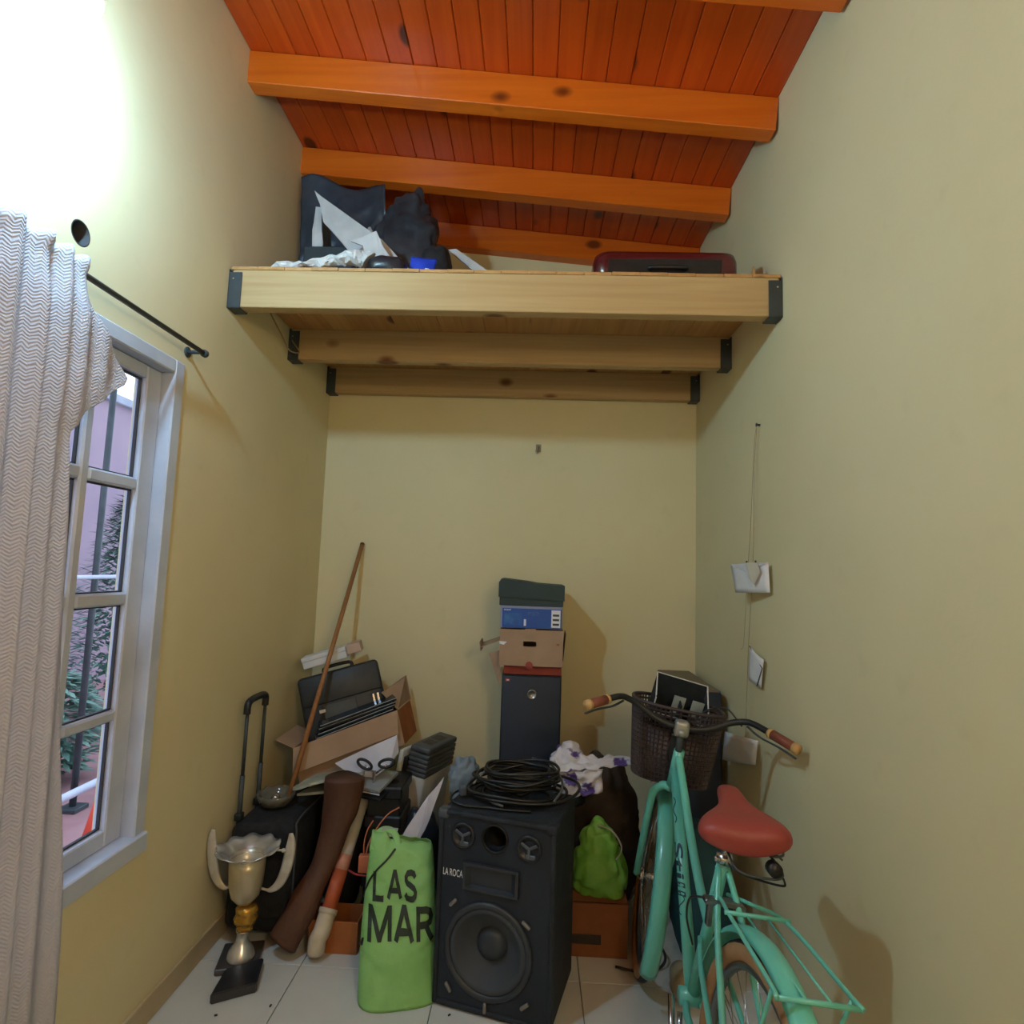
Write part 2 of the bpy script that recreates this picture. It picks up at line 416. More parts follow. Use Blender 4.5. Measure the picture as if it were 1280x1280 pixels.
b = BM(); bx(b, (-3.2, 4.29, -.285), (.14, .14, .03), bev=.004); part('foot_plate', b, M_STEEL, t)
t = thing('yard_railing', 'low pale horizontal railing in the yard outside', 'railing', (-3.1, 4.5, -.3))
for z, rr in ((-.13, .028), (1.345, .014)):
    b = BM(); tube(b, [(-3.1, 2.6, z), (-3.1, 7.4, z)], rr, 8); part('rail', b, M_FRAME, t, True)
for y in (2.7, 3.5, 5.1, 6.3, 7.3):
    b = BM(); tube(b, [(-3.1, y, -.3), (-3.1, y, 1.36)], .014, 8); part('baluster', b, M_FRAME, t, True)
def shrub(name, label, c, h, r, seed, n=420, con=True):
    rd = random.Random(seed); t = thing(name, label, 'tree', c, 'trees in the yard outside')
    b = BM(); tube(b, [(c[0], c[1], c[2]), (c[0]+.03, c[1], c[2]+h*.9)], [.05, .015], 8); part('trunk', b, mat('bark', S(80,64,54), S(100,80,66), 20, .9), t, True)
    b = BM()
    for k in range(n):
        u = rd.random(); zz = h*(.1+.9*u); rr = r*((1-u)**.7 if con else math.sin(PI*min(1, .12+.88*u))**.6)*(.35+.65*rd.random()); a = rd.random()*2*PI
        p = Vector((c[0]+rr*math.cos(a), c[1]+rr*math.sin(a), c[2]+zz)); d = Vector((math.cos(a), math.sin(a), rd.uniform(-.5, .4))).normalized(); L = rd.uniform(.08, .17)
        s = d.cross(Vector((0,0,1))).normalized()*L*.16
        v = [b.verts.new(q) for q in (p, p+d*L*.5+s, p+d*L, p+d*L*.5-s)]; b.faces.new(v)
    o = part('foliage', b, mat('conifer_leaves', S(84,120,108), S(116,148,132), 5, .7), t); o['kind'] = 'stuff'
shrub('conifer', 'green conifer in front of the pink wall outside the window', (-4.5, 6.55, -.3), 2.5, .85, 3, 5200)
shrub('leafy_shrub', 'low leafy green shrub beside the railing outside', (-3.8, 4.75, -.3), .85, .34, 5, 1800, False)
t = thing('traffic_cone', 'small orange-red cone standing on the yard paving outside', 'cone', (-2.6, 3.76, -.3))
b = BM(); lathe(b, [(.12, -.27), (.03, .12)], Matrix.Translation((-2.6, 3.76, 0)), 18, capt=True); part('body', b, mat('orange_red_plastic', S(236,88,62)), t, True)
b = BM(); bx(b, (-2.6, 3.76, -.285), (.30, .30, .03), bev=.004); part('foot', b, mat('orange_red_plastic', S(236,88,62)), t)

# ------------------------------------------------------------------ curtain rod and curtain
RX, RZ = -1.155, 2.205
t = thing('curtain_rod', 'thin dark metal curtain rod above the window', 'curtain rod', (RX, 1.3, RZ))
b = BM(); tube(b, [(RX, .35, RZ), (RX, 1.955, RZ)], .008, 10); part('rod', b, M_STEEL, t, True)
for y in (.4, 1.95):
    b = BM(); tube(b, [(XL+.001, y, RZ), (RX, y, RZ)], .007, 8); lathe(b, [(.018, 0), (.018, .004)], Matrix.Translation((XL+.0005, y, RZ)) @ Matrix.Rotation(PI/2, 4, 'Y'), 16, capt=True); part('wall_bracket', b, M_STEEL, t, True)
b = BM(); lathe(b, [(.004, -.012), (.013, -.006), (.013, .006), (.004, .012)], Matrix.Translation((RX, 1.962, RZ)) @ Matrix.Rotation(PI/2, 4, 'X'), 14, capt=True); part('end_cap', b, M_STEEL, t, True)
def curtain():
    edge = [(2.262, 1.375), (2.20, 1.375), (2.13, 1.39), (2.05, 1.45), (1.965, 1.515), (1.945, 1.50), (1.86, 1.41), (1.79, 1.36), (1.486, 1.38), (1.1, 1.415), (.69, 1.455), (.33, 1.48), (.05, 1.50)]
    def ey(z):
        for (z0, y0), (z1, y1) in zip(edge, edge[1:]):
            if z <= z0 and z >= z1: return y0+(y1-y0)*(z0-z)/(z0-z1)
        return edge[-1][1]
    NU, NV = 320, 110
    b = BM()
    def f(u, v):
        z = 2.228 - v*2.18
        y1 = ey(z); base = 1.37+.03*v
        y = .42 + (base-.42)*u
        k = max(0, (u-.86)/.14); y += (y1-base)*k*k*(3-2*k)
        a = y*92 + 3.2*noise.noise(Vector((y*5, z*.25, 3)))
        am = (.0125 + .006*noise.noise(Vector((y*11, z*.3, 7))))*(1-.45*k)
        hd = 1 if v < .035 else (max(0, 1-(v-.035)/.03))
        x = RX + .030 + am*math.sin(a) + .045*v + .020*k*math.sin(PI*min(1, max(0, (2.2-z)/.42)))
        x -= hd*.006*(1+math.sin(a*.5))*(v > .012)
        x = max(x, RX+.0105)
        return Vector((x, y, z + .006*math.sin(a*1.1+1)*(1 if v < .02 else 0)))
    grid(b, f, NU, NV)
    m = bpy.data.materials.new('white_woven_curtain'); m.use_nodes = True; nt = m.node_tree; N = nt.nodes; Lk = nt.links
    p = N['Principled BSDF']; p.inputs['Roughness'].default_value = .85; p.inputs['Base Color'].default_value = S(206,206,218)
    p.inputs['Transmission Weight'].default_value = 0.0
    tr = N.new('ShaderNodeBsdfTranslucent'); tr.inputs[0].default_value = S(206,206,218); mix = N.new('ShaderNodeMixShader'); mix.inputs[0].default_value = .3
    tc = N.new('ShaderNodeTexCoord'); sep = N.new('ShaderNodeSeparateXYZ'); Lk.new(tc.outputs['Object'], sep.inputs[0])
    # raised chevron weave: triangle wave of y added to z
    def math_(op, a, bv):
        n = N.new('ShaderNodeMath'); n.operation = op
        for i, q in enumerate((a, bv)):
            if q is None: continue
            if isinstance(q, (int, float)): n.inputs[i].default_value = q
            else: Lk.new(q, n.inputs[i])
        return n.outputs[0]
    nz0 = N.new('ShaderNodeTexNoise'); nz0.inputs['Scale'].default_value = 40; Lk.new(tc.outputs['Object'], nz0.inputs['Vector'])
    pp = math_('PINGPONG', sep.outputs['Y'], .009)
    zz = math_('ADD', math_('ADD', sep.outputs['Z'], pp), math_('MULTIPLY', nz0.outputs[0], .012))
    st = math_('SINE', math_('MULTIPLY', zz, 2*PI/.0085), None)
    nz = N.new('ShaderNodeTexNoise'); nz.inputs['Scale'].default_value = 90; Lk.new(tc.outputs['Object'], nz.inputs['Vector'])
    hh = math_('ADD', st, math_('MULTIPLY', nz.outputs[0], 1.2))
    bp = N.new('ShaderNodeBump'); bp.inputs['Strength'].default_value = .32; bp.inputs['Distance'].default_value = .0022
    Lk.new(hh, bp.inputs['Height']); Lk.new(bp.outputs[0], p.inputs['Normal']); Lk.new(bp.outputs[0], tr.inputs['Normal'])
    Lk.new(p.outputs[0], mix.inputs[1]); Lk.new(tr.outputs[0], mix.inputs[2]); Lk.new(mix.outputs[0], N['Material Output'].inputs[0])
    o = obj('curtain', b, m, None, True); solid(o, .0015)
    tag(o, 'white textured curtain gathered on the rod at the left', 'curtain')
    return o
curtain()

# ------------------------------------------------------------------ hanging bulb
lx, ly, lz = LAMP_POS
t = thing('hanging_bulb', 'glowing bare bulb hanging on a cord beside the left wall', 'lamp', (lx, ly, ZC(lx)-.002))
b = BM(); tube(b, [(lx, ly, lz+.10), (lx, ly, ZC(lx)-.02)], .003, 6); part('cord', b, M_FRAME, t, True)
b = BM(); lathe(b, [(.045, 0), (.04, -.02), (.01, -.03)], Matrix.Translation((lx, ly, ZC(lx)-.002)), 20, capt=True); part('ceiling_rose', b, M_FRAME, t, True)
b = BM(); lathe(b, [(.016, .035), (.020, .04), (.020, .085), (.012, .10)], Matrix.Translation((lx, ly, lz)), 16, capt=True); part('socket', b, M_FRAME, t, True)
b = BM(); bmesh.ops.create_uvsphere(b, u_segments=24, v_segments=14, radius=.04, matrix=Matrix.Translation(LAMP_POS)); part('bulb', b, mat('lit_opal_glass', (1,1,1,1), emit=((LAMP_COL[0], LAMP_COL[1], LAMP_COL[2], 1), LAMP_W/(4*PI*PI*.04**2))), t, True)
# ------------------------------------------------------------------ warm fill globe added behind the viewer to tint the shadows
lx, ly, lz = FILL_POS
t = thing('fill_globe', 'round warm fill light added behind the viewer', 'lamp', (lx, ly, ZC(lx)-.002))
b = BM(); tube(b, [(lx, ly, lz+FILL_R), (lx, ly, ZC(lx)-.005)], .003, 6); part('cord', b, M_FRAME, t, True)
b = BM(); bmesh.ops.create_uvsphere(b, u_segments=24, v_segments=14, radius=FILL_R, matrix=Matrix.Translation(FILL_POS)); part('glow_sphere', b, mat('warm_fill_glow', (1,1,1,1), emit=((FILL_COL[0], FILL_COL[1], FILL_COL[2], 1), FILL_W/(4*PI*PI*FILL_R**2))), t, True)
# ------------------------------------------------------------------ loft
loft_t = thing('storage_loft', 'raw pine storage loft on grey steel hangers below the ceiling', 'loft', (-.15, 2.77, 2.47))
LB0, LB1 = 2.472, 2.622
LOFT_Y = (2.178, 2.752, 3.29)
for y in LOFT_Y:
    b = BM(); box2(b, (XL+.012, y, LB0), (XR-.012, y+.055, LB1), .003); part('loft_beam', b, M_PINE, loft_t)
    for x, sgn in ((XL, 1), (XR, -1)):
        b = BM(); t_ = .004; w_ = .052
        xa, xb = sorted((x, x+sgn*w_))
        box2(b, (xa, y-t_-.001, LB0-.002), (xb, y-.001, LB1-.012), .0015); box2(b, (xa, y+.056, LB0-.002), (xb, y+.056+t_, LB1-.012), .0015)
        box2(b, (xa, y-t_-.001, LB0-.006), (xb, y+.056+t_, LB0-.0015), .0015)
        xw = sorted((x, x+sgn*t_)); box2(b, (xw[0], y-t_-.001, LB0-.006), (xw[1], y+.056+t_, LB1), .001)
        hg = part('beam_hanger', b, M_STEEL, loft_t)
        b = BM(); lathe(b, [(.004, 0), (.004, .003)], Matrix.Translation((x+sgn*.02, y-t_-.001, LB1-.04)) @ Matrix.Rotation(PI/2, 4, 'X'), 8, capt=True); part('screw', b, M_CHROME, hg)
ND = 20; dw = (XR-XL-.01)/ND
for i in range(ND):
    x0 = XL+.005+i*dw
    b = BM(); box2(b, (x0+.0006, 2.1775+random.uniform(-.003, .003), LB1), (x0+dw-.0006, YB-.004, LOFT_Z), .0012); part('deck_board', b, M_DECK, loft_t)
b = BM(); tube(b, smoothpath([(XL+.012, 2.50, 2.60), (XL+.03, 2.60, 2.53), (XL+.035, 2.68, 2.49), (XL+.06, 2.735, 2.50), (XL+.02, 2.74, 2.56)], 8), .0035, 6)
tag(obj('loose_wire', b, mat('tan_wire', S(150,128,92)), None, True), 'short loose wire looped at the left loft hanger', 'wire')

# ------------------------------------------------------------------ things on the loft
def slab(name, label, cat, poly, y, th, m, tilt=0, group=None, amp=0, seed=0, shear=0, sub=False):
    """a real sheet or board: outline (x,z) standing at depth y; tilt leans it back with height"""
    b = BM(); z0 = min(p[1] for p in poly)
    prism(b, [(x, y+(z-z0)*tilt + shear*(x-poly[0][0]), z) for x, z in poly], (0, th, 0))
    if amp:
        bmesh.ops.triangulate(b, faces=b.faces[:]); bmesh.ops.subdivide_edges(b, edges=b.edges[:], cuts=2, use_grid_fill=True); crumple(b, amp, 14, seed)
    o = obj(name, b, m); return tag(o, label, cat, group)
M_CARDW = mat('white_card', S(176,180,186), S(198,201,206), 10, .8, .1)
slab('white_board', 'long torn white board leaning up in the left loft corner', 'board', [(-1.012, 3.132), (-.978, 3.106), (-.697, 2.906), (-.50, 2.70), (-.50, 2.64), (-.64, 2.64), (-.827, 2.839), (-.963, 2.987), (-.983, 3.069)], 2.45, .014, M_CARDW, amp=.004, seed=2)
slab('white_cardboard_scrap', 'jagged white cardboard scrap in the middle of the loft clutter', 'cardboard', [(-.806, 2.854), (-.76, 2.872), (-.699, 2.901), (-.676, 2.848), (-.642, 2.789), (-.66, 2.64), (-.74, 2.64), (-.753, 2.83)], 2.37, .008, M_CARDW, amp=.008, seed=4)
slab('white_splinter_board', 'narrow upright white splintered board by the left wall on the loft', 'board', [(-1.03, 3.101), (-1.005, 3.10), (-.985, 2.931), (-.985, 2.64), (-1.02, 2.64), (-1.015, 2.9), (-1.04, 2.987)], 2.52, .01, M_CARDW, amp=.006, seed=5)
def roll():
    b = BM(); pts = smoothpath([(-1.06, 2.215, 2.652), (-.96, 2.215, 2.664), (-.86, 2.22, 2.678), (-.80, 2.225, 2.695), (-.75, 2.23, 2.705), (-.70, 2.235, 2.70), (-.685, 2.24, 2.69)], 6)
    n = len(pts); tube(b, pts, [.012+.030*min(1, (i/n)**1.6*1.4) for i in range(n)], 12, flat=.75); crumple(b, .022, 26, 3); crumple(b, .010, 60, 5)
    for v in b.verts: v.co.z = max(v.co.z, LOFT_Z+.001)
    return tag(obj('white_rolled_plastic', b, mat('white_film', S(196,200,204), S(214,216,220), 12, .45, .2), None, False), 'white crumpled plastic roll lying along the loft edge', 'plastic')
roll()
b = BM(); bx(b, (-.955, 2.56, 2.775), (.225, .10, .27), bev=.006); o = obj('dark_box', b, mat('slate_box', S(36,48,58), S(44,56,66), 8, .6)); tag(o, 'dark slate box behind the white scraps on the loft', 'box')
def dark_sheet():
    b = BM()
    def f(u, v):
        x = -1.165+.44*u-.03*v*u; z = LOFT_Z+.002+(.70-.05*u+.015*math.sin(9*u))*v
        y = 2.665+.028*math.sin(7*u+3*v)+.030*noise.noise(Vector((u*3+v*1.5, v*2, 3)))+.016*abs(noise.noise(Vector((u*7-v*5, v*6, 9))))
        return Vector((x, y, z))
    grid(b, f, 40, 48); o = obj('dark_plastic_sheet', b, mat('slate_film', S(42,50,62), S(60,70,84), 5, .35, .15, 20), None, True); solid(o, .003)
    tag(o, 'large dark slate plastic sheet standing in the left corner of the loft', 'plastic')
dark_sheet()
b = blob((-.655, 2.72, 2.975), (.185, .10, .345), 4, .34, 7, 64, 48, top=.66, flatz=LOFT_Z+.001); tag(obj('black_rubbish_bag', b, mat('slate_plastic_film', S(40,46,54), S(60,68,78), 7, .28, .2, 30), None, True), 'tall crumpled black plastic bag on the loft', 'bag')
b = blob((-.47, 2.52, 2.77), (.085, .08, .14), 9, .3, 9, 30, 20, top=.8, flatz=LOFT_Z+.001); tag(obj('black_bundle', b, M_BLKCLOTH, None, True), 'small black bundle behind the blue packet on the loft', 'bundle')
b = blob((-.615, 2.25, 2.675), (.075, .05, .042), 12, .3, 14, 26, 14, flatz=LOFT_Z+.001); tag(obj('black_plastic_scrap', b, M_DARKBAG, None, True), 'flat black plastic scrap at the loft edge beside the blue packet', 'plastic')
b = blob((-.79, 2.62, 2.83), (.075, .05, .20), 15, .3, 12, 26, 18, top=.6, flatz=LOFT_Z+.001); tag(obj('clear_plastic_bag', b, mat('grey_film', S(150,158,170), S(186,192,200), 12, .25, .3), None, True), 'shiny grey plastic bag peeking over the white boards on the loft', 'bag')
def packet():
    b = BM()
    def f(u, v):
        w = .105; x = -.545+w*u; z = LOFT_Z+.004 + .118*v
        return Vector((x+.012*v, 2.29+.018*math.sin(PI*u)*math.sin(PI*v)*-1 + .02*v, z - .010*u*v + .003*noise.noise(Vector((u*5, v*5, 1)))))
    grid(b, f, 14, 12); t = obj('blue_packet', b, mat('blue_foil', S(24,62,190), S(34,78,210), 9, .25, .1), None, True); solid(t, .012, 1)
    tag(t, 'glossy blue packet standing at the loft edge', 'packet')
    b = BM(); grid(b, lambda u, v: f(.66+.28*u, .12+.38*v)+Vector((0, -.0022, 0)), 5, 4); part('white_print', b, M_WHITE, t, True)
packet()
slab('white_strip', 'long white strip lying behind the blue packet on the loft', 'strip', [(-.432, 2.95), (-.396, 2.955), (-.17, 2.80), (-.16, 2.76), (-.20, 2.76)], 2.6, .012, M_CARDW)
b = BM(); box2(b, (-.36, 2.59, LOFT_Z), (-.1, 2.67, 2.79), .004); tag(obj('white_foam_block', b, M_CARDW), 'white foam block under the strip on the loft', 'block')
def suitcase():
    t = thing('maroon_suitcase', 'glossy dark maroon suitcase lying flat on the loft', 'suitcase', (.49, 2.45, LOFT_Z))
    M = mat('maroon_vinyl', S(74,20,26), S(92,28,34), 6, .25, .05, coat=.4)
    b = BM()
    rings = []
    for k, (ins, z) in enumerate(((.035, LOFT_Z+.001), (.012, LOFT_Z+.012), (0, LOFT_Z+.05), (0, LOFT_Z+.10), (.006, LOFT_Z+.125), (.03, LOFT_Z+.139))):
        r = .06; ring = []
        for cx, cy, a0 in ((1, 1, 0), (-1, 1, PI/2), (-1, -1, PI), (1, -1, 1.5*PI)):
            for q in range(7):
                a = a0 + PI/2*q/6
                ring.append(Vector((.49 + cx*(.285-ins-r) + r*math.cos(a), 2.45+cy*(.20-ins-r) + r*math.sin(a), z)))
        rings.append(ring)
    loft(b, rings); part('shell', b, M, t, True)
    b = BM(); box2(b, (.26, 2.2475, LOFT_Z+.02), (.70, 2.251, LOFT_Z+.092), .001); crumple(b, .004, 25, 3); part('dark_side_panel', b, M_BLACK, t)
    b = BM(); tube(b, smoothpath([(.42, 2.25, LOFT_Z+.05), (.43, 2.232, LOFT_Z+.05), (.55, 2.232, LOFT_Z+.05), (.56, 2.25, LOFT_Z+.05)], 4), .008, 8); part('handle', b, M_BLACK, t, True)
suitcase()
b = BM(); prism(b, [(.815, 2.28, LOFT_Z), (.835, 2.28, LOFT_Z+.088), (.850, 2.28, LOFT_Z)], (0, .012, 0)); tag(obj('wood_splinter', b, M_DECK), 'pointed wood splinter standing at the right end of the loft', 'wood')

# ------------------------------------------------------------------ back wall hook
t = thing('adhesive_hook', 'small clear plastic hook stuck on the back wall', 'hook', (.01, YB, 2.18))
M_CLEAR = mat('clear_plastic', S(200,196,170), None, rough=.15, trans=.6)
b = BM(); bx(b, (.012, YB-.0025, 2.19), (.03, .004, .045), bev=.0015); part('backing', b, M_CLEAR, t)
b = BM(); tube(b, smoothpath([(.014, YB-.005, 2.20), (.012, YB-.012, 2.175), (.006, YB-.016, 2.16), (.000, YB-.018, 2.165), (-.002, YB-.018, 2.175)], 5), .004, 8); part('prong', b, M_CHROME, t, True)

# ------------------------------------------------------------------ cards hanging by strings on the right wall
M_STR = mat('thin_twine', S(150,138,110))
b = BM(); lathe(b, [(.004, 0), (.004, .012), (.008, .013), (.008, .016)], Matrix.Translation((XR, 2.405, 2.115)) @ Matrix.Rotation(-PI/2, 4, 'Y'), 10, capt=True); tag(obj('nail', b, M_STEEL, None, True), 'small nail high in the right wall holding the twine', 'nail')
t = thing('hanging_twine', 'thin twine hanging from a nail down the right wall', 'string', (XR-.014, 2.405, 2.11))
for pts in ([(2.405, 2.112), (2.42, 2.03), (2.455, 1.70), (2.472, 1.554), (2.513, 1.244), (2.535, 1.202)], [(2.405, 2.10), (2.425, 1.9), (2.43, 1.56), (2.47, 1.24), (2.50, .86)]):
    b = BM(); tube(b, smoothpath([(XR-.014-.004*i, y, z) for i, (y, z) in enumerate(pts)], 5), .0011, 5); part('strand', b, M_STR, t)
def hang(name, label, quad, extra=None):
    P = [Vector(p) for p in quad]; b = BM()
    def f(u, v):
        p = (P[0]*(1-u)+P[1]*u)*(1-v) + (P[3]*(1-u)+P[2]*u)*v
        return p + Vector((-.006*math.sin(PI*u), -.004*math.sin(PI*u)*math.sin(PI*v), 0))
    grid(b, f, 8, 6); t = obj(name, b, M_WHITE, None, True); solid(t, .0015); tag(t, label, 'card', 'cards hanging by twine on the right wall')
    if extra: extra(t, f)
    return t
def flap(t, f):
    b = BM(); prism(b, [f(0, 0)+Vector((-.003,-.003,0)), f(1, 0)+Vector((-.003,-.003,0)), f(.52, .30)+Vector((-.006,-.008,0))], (-.0008, -.0008, 0)); part('envelope_flap', b, mat('grey_white_paper', S(196,200,212)), t)
    b = BM(); prism(b, [f(.5, -.02)+Vector((-.008,-.01,0)), f(.78, .0)+Vector((-.008,-.01,0)), f(.84, .3)+Vector((-.010,-.012,0)), f(.66, .75)+Vector((-.010,-.012,0)), f(.53, .5)+Vector((-.008,-.01,0))], (-.001, -.001, 0)); part('paper_tag', b, mat('beige_tag', S(200,198,186)), t)
    for u in (.52, .74):
        b = BM(); bx(b, f(u, .0)+Vector((-.006, -.006, 0)), (.006, .006, .018), bev=.001); part('clip', b, M_STEEL, t)
hang('hanging_envelope', 'white envelope hung on twine, the topmost card on the right wall', [(.815, 2.505, 1.550), (.884, 2.285, 1.558), (.886, 2.275, 1.445), (.835, 2.50, 1.435)], flap)
def edge(t, f):
    b = BM(); tube(b, [f(.02, 0)+Vector((-.003,0,0)), f(1, .3)+Vector((-.003,0,0)), f(.8, 1)+Vector((-.003,0,0))], .0022, 5); part('dark_edge', b, M_STEEL, t)
hang('hanging_card', 'folded white card hung on twine halfway down the right wall', [(.875, 2.452, 1.228), (.884, 2.335, 1.19), (.886, 2.368, 1.08), (.872, 2.46, 1.095)], edge)
hang('hanging_card', 'lowest white card on twine, partly behind the bicycle handlebar', [(.855, 2.70, .83), (.884, 2.40, .875), (.886, 2.43, .775), (.855, 2.74, .70)])
# ------------------------------------------------------------------ black trolley suitcase by the left wall
def trolley():
    t = thing('trolley_suitcase', 'black soft trolley suitcase with raised handle against the left wall', 'suitcase', (-1.04, 2.67, 0))
    b = BM(); bx(b, (-1.045, 2.68, .245), (.275, .45, .42), bev=.045, seg=4); crumple(b, .012, 7, 2)
    body = part('body', b, M_BLKCLOTH, t, True)
    b = BM(); bx(b, (-.99, 2.448, .22), (.13, .03, .22), bev=.012, seg=3); part('front_pocket', b, M_BLKCLOTH, body, True)
    b = BM()
    tube(b, smoothpath([(-.915, 2.47, .06), (-.91, 2.465, .40), (-.92, 2.50, .455), (-.915, 2.70, .462), (-.92, 2.87, .455)], 6), .004, 6); part('piping', b, mat('grey_piping', S(70,72,78)), body, True)
    for y in (2.50, 2.665):
        b = BM(); tube(b, [(-1.165, y, .40), (-1.165, y+.004, .62)], .010, 10); tube(b, [(-1.165, y+.004, .62), (-1.165, y+.008, .885)], .0075, 10); part('handle_tube', b, M_STEEL, t, True)
        b = BM(); bx(b, (-1.165, y, .46), (.03, .035, .03), bev=.006, seg=2); part('handle_collar', b, M_BLACK, t, True)
    b = BM(); tube(b, smoothpath([(-1.165, 2.503, .865), (-1.165, 2.507, .90), (-1.165, 2.53, .915), (-1.165, 2.59, .918), (-1.165, 2.65, .915), (-1.165, 2.672, .90), (-1.165, 2.672, .865)], 5), .0145, 10); part('handle_grip', b, M_BLACK, t, True)
    for y in (2.50, 2.86):
        for x in (-1.12, -.97):
            b = BM(); lathe(b, [(.012, -.012), (.022, -.010), (.022, .010), (.012, .012)], Matrix.Translation((x, y, .0225)) @ Matrix.Rotation(PI/2, 4, 'Y'), 16, capt=True); part('wheel', b, M_BLACK, t, True)
            b = BM(); bx(b, (x, y, .036), (.034, .03, .03), bev=.004); part('wheel_housing', b, M_BLACK, t)
trolley()
def dish():
    t = thing('glass_dish', 'round clear glass dish on top of the black trolley suitcase', 'dish', (-1.07, 2.63, .462))
    M = Matrix.Translation((-1.07, 2.63, .464))
    b = BM(); lathe(b, [(.035, 0), (.062, .006), (.075, .03), (.080, .05), (.074, .05), (.066, .03), (.05, .014), (.01, .010)], M, 20, wav=lambda r, z, a: (r*(1+.03*math.cos(10*a)), z+.004*math.cos(10*a)*(z > .02)), capt=True)
    part('bowl', b, mat('dull_glass', S(150,146,132), None, rough=.1, trans=.55), t, True)
    b = BM(); lathe(b, [(.004, 0), (.016, .004), (.020, .016), (.012, .028), (.003, .031)], Matrix.Translation((-1.07, 2.625, .476)), 14, capt=True); part('knob', b, M_CHROME, t, True)
dish()

# ------------------------------------------------------------------ trophy
def trophy():
    cx, cy = -1.045, 2.34
    t = thing('trophy_cup', 'silver trophy cup with gold stem and two curved handles by the left wall', 'trophy', (cx, cy, 0))
    M_S = mat('tarnished_silver', S(222,224,228), S(186,186,184), 14, .25, .04, metal=.6); M_G = mat('tarnished_gold', S(216,172,84), S(190,142,58), 14, .25, .04, metal=.7)
    M_CUP = mat('champagne_metal', S(206,198,178), S(180,170,148), 8, .3, .03, metal=.4)
    T = Matrix.Translation((cx, cy, 0)); 
    b = BM(); bx(b, (cx-.01, cy+.02, .012), (.145, .16, .022), rot=.25, bev=.003); part('base_plate', b, mat('dark_marble', S(62,60,60), S(84,80,78), 10, .3), t)
    b = BM(); lathe(b, [(.048, .024), (.050, .034), (.044, .052), (.032, .070), (.024, .082), (.020, .095), (.019, .115), (.024, .122)], T, 28, capt=True); part('foot', b, M_S, t, True)
    b = BM(); lathe(b, [(.020, .122), (.030, .128), (.032, .140), (.028, .148), (.040, .155), (.043, .168), (.035, .180), (.037, .188), (.040, .200), (.034, .210), (.028, .214)], T @ Matrix.Rotation(.06, 4, 'Y'), 24, wav=lambda r, z, a: (r*(1+.05*math.cos(4*a+z*60)), z), capt=True); part('stem_knot', b, M_G, t, True)
    b = BM(); lathe(b, [(.020, .214), (.030, .222), (.050, .245), (.060, .285), (.064, .335), (.066, .385), (.062, .385), (.058, .33), (.052, .28), (.03, .25), (.008, .245)], T, 32, capt=True); part('cup', b, M_CUP, t, True)
    def wv(r, z, a): 
        k = max(0, (r-.07)/.045); return r*(1+.035*k*math.cos(10*a)), z+.0045*k*math.cos(10*a)
    b = BM(); lathe(b, [(.060, .372), (.066, .384), (.080, .396), (.098, .406), (.115, .414), (.114, .418), (.097, .410), (.078, .400), (.062, .386)], T, 60, wav=wv, capb=False); part('rim_dish', b, M_S, t, True)
    M_W = mat('pale_cast_metal', S(216,212,202), S(190,184,172), 20, .4, .15, 80, metal=.35)
    for s in (-1, 1):
        b = BM(); xs = .88 if s < 0 else 1
        pts = smoothpath([(cx+s*.060, cy, .272), (cx+s*.095*xs, cy, .268), (cx+s*.128*xs, cy, .295), (cx+s*.150*xs, cy, .350), (cx+s*.160*xs, cy, .410), (cx+s*.163*xs, cy, .445), (cx+s*.160*xs, cy, .475)], 6)
        n = len(pts); tube(b, pts, [.005+.016*math.sin(PI*min(1, max(0, (i/n-.1)/.9)))**.8 for i in range(n)], 8, flat=.32, up=(0, 1, 0)); part('handle', b, M_W, t, True)
        b = BM(); tube(b, [(cx+s*.108, cy, .412), (cx+s*.152*xs, cy, .412)], .004, 8); bmesh.ops.create_uvsphere(b, u_segments=8, v_segments=6, radius=.008, matrix=Matrix.Translation((cx+s*.135*xs, cy, .412))); part('handle_pin', b, M_W, t, True)
trophy()
b = BM(); prism(b, [(-1.046, 2.128, 0), (-.918, 2.200, 0), (-.955, 2.335, 0), (-1.062, 2.262, 0)], (0, 0, .034)); bmesh.ops.bevel(b, geom=b.edges[:], offset=.004, segments=2, affect='EDGES')
tag(obj('marble_block', b, mat('black_marble', S(34,36,42), S(50,52,58), 12, .3)), 'black marble block lying on the floor in front of the trophy', 'block')
for i, (x, y, a) in enumerate(((-1.0, 2.085, .3), (-.842, 2.142, 1.4), (-.235, 2.15, .8))):
    b = BM(); bx(b, (x, y, .003), (.010, .005, .005), rot=a, bev=.001); tag(obj('floor_crumb', b, M_BLACK), ('dark crumb on the tiles in front of the marble block', 'dark crumb on the tiles right of the marble block', 'dark crumb on the tiles at the foot of the loudspeaker')[i], 'crumb')

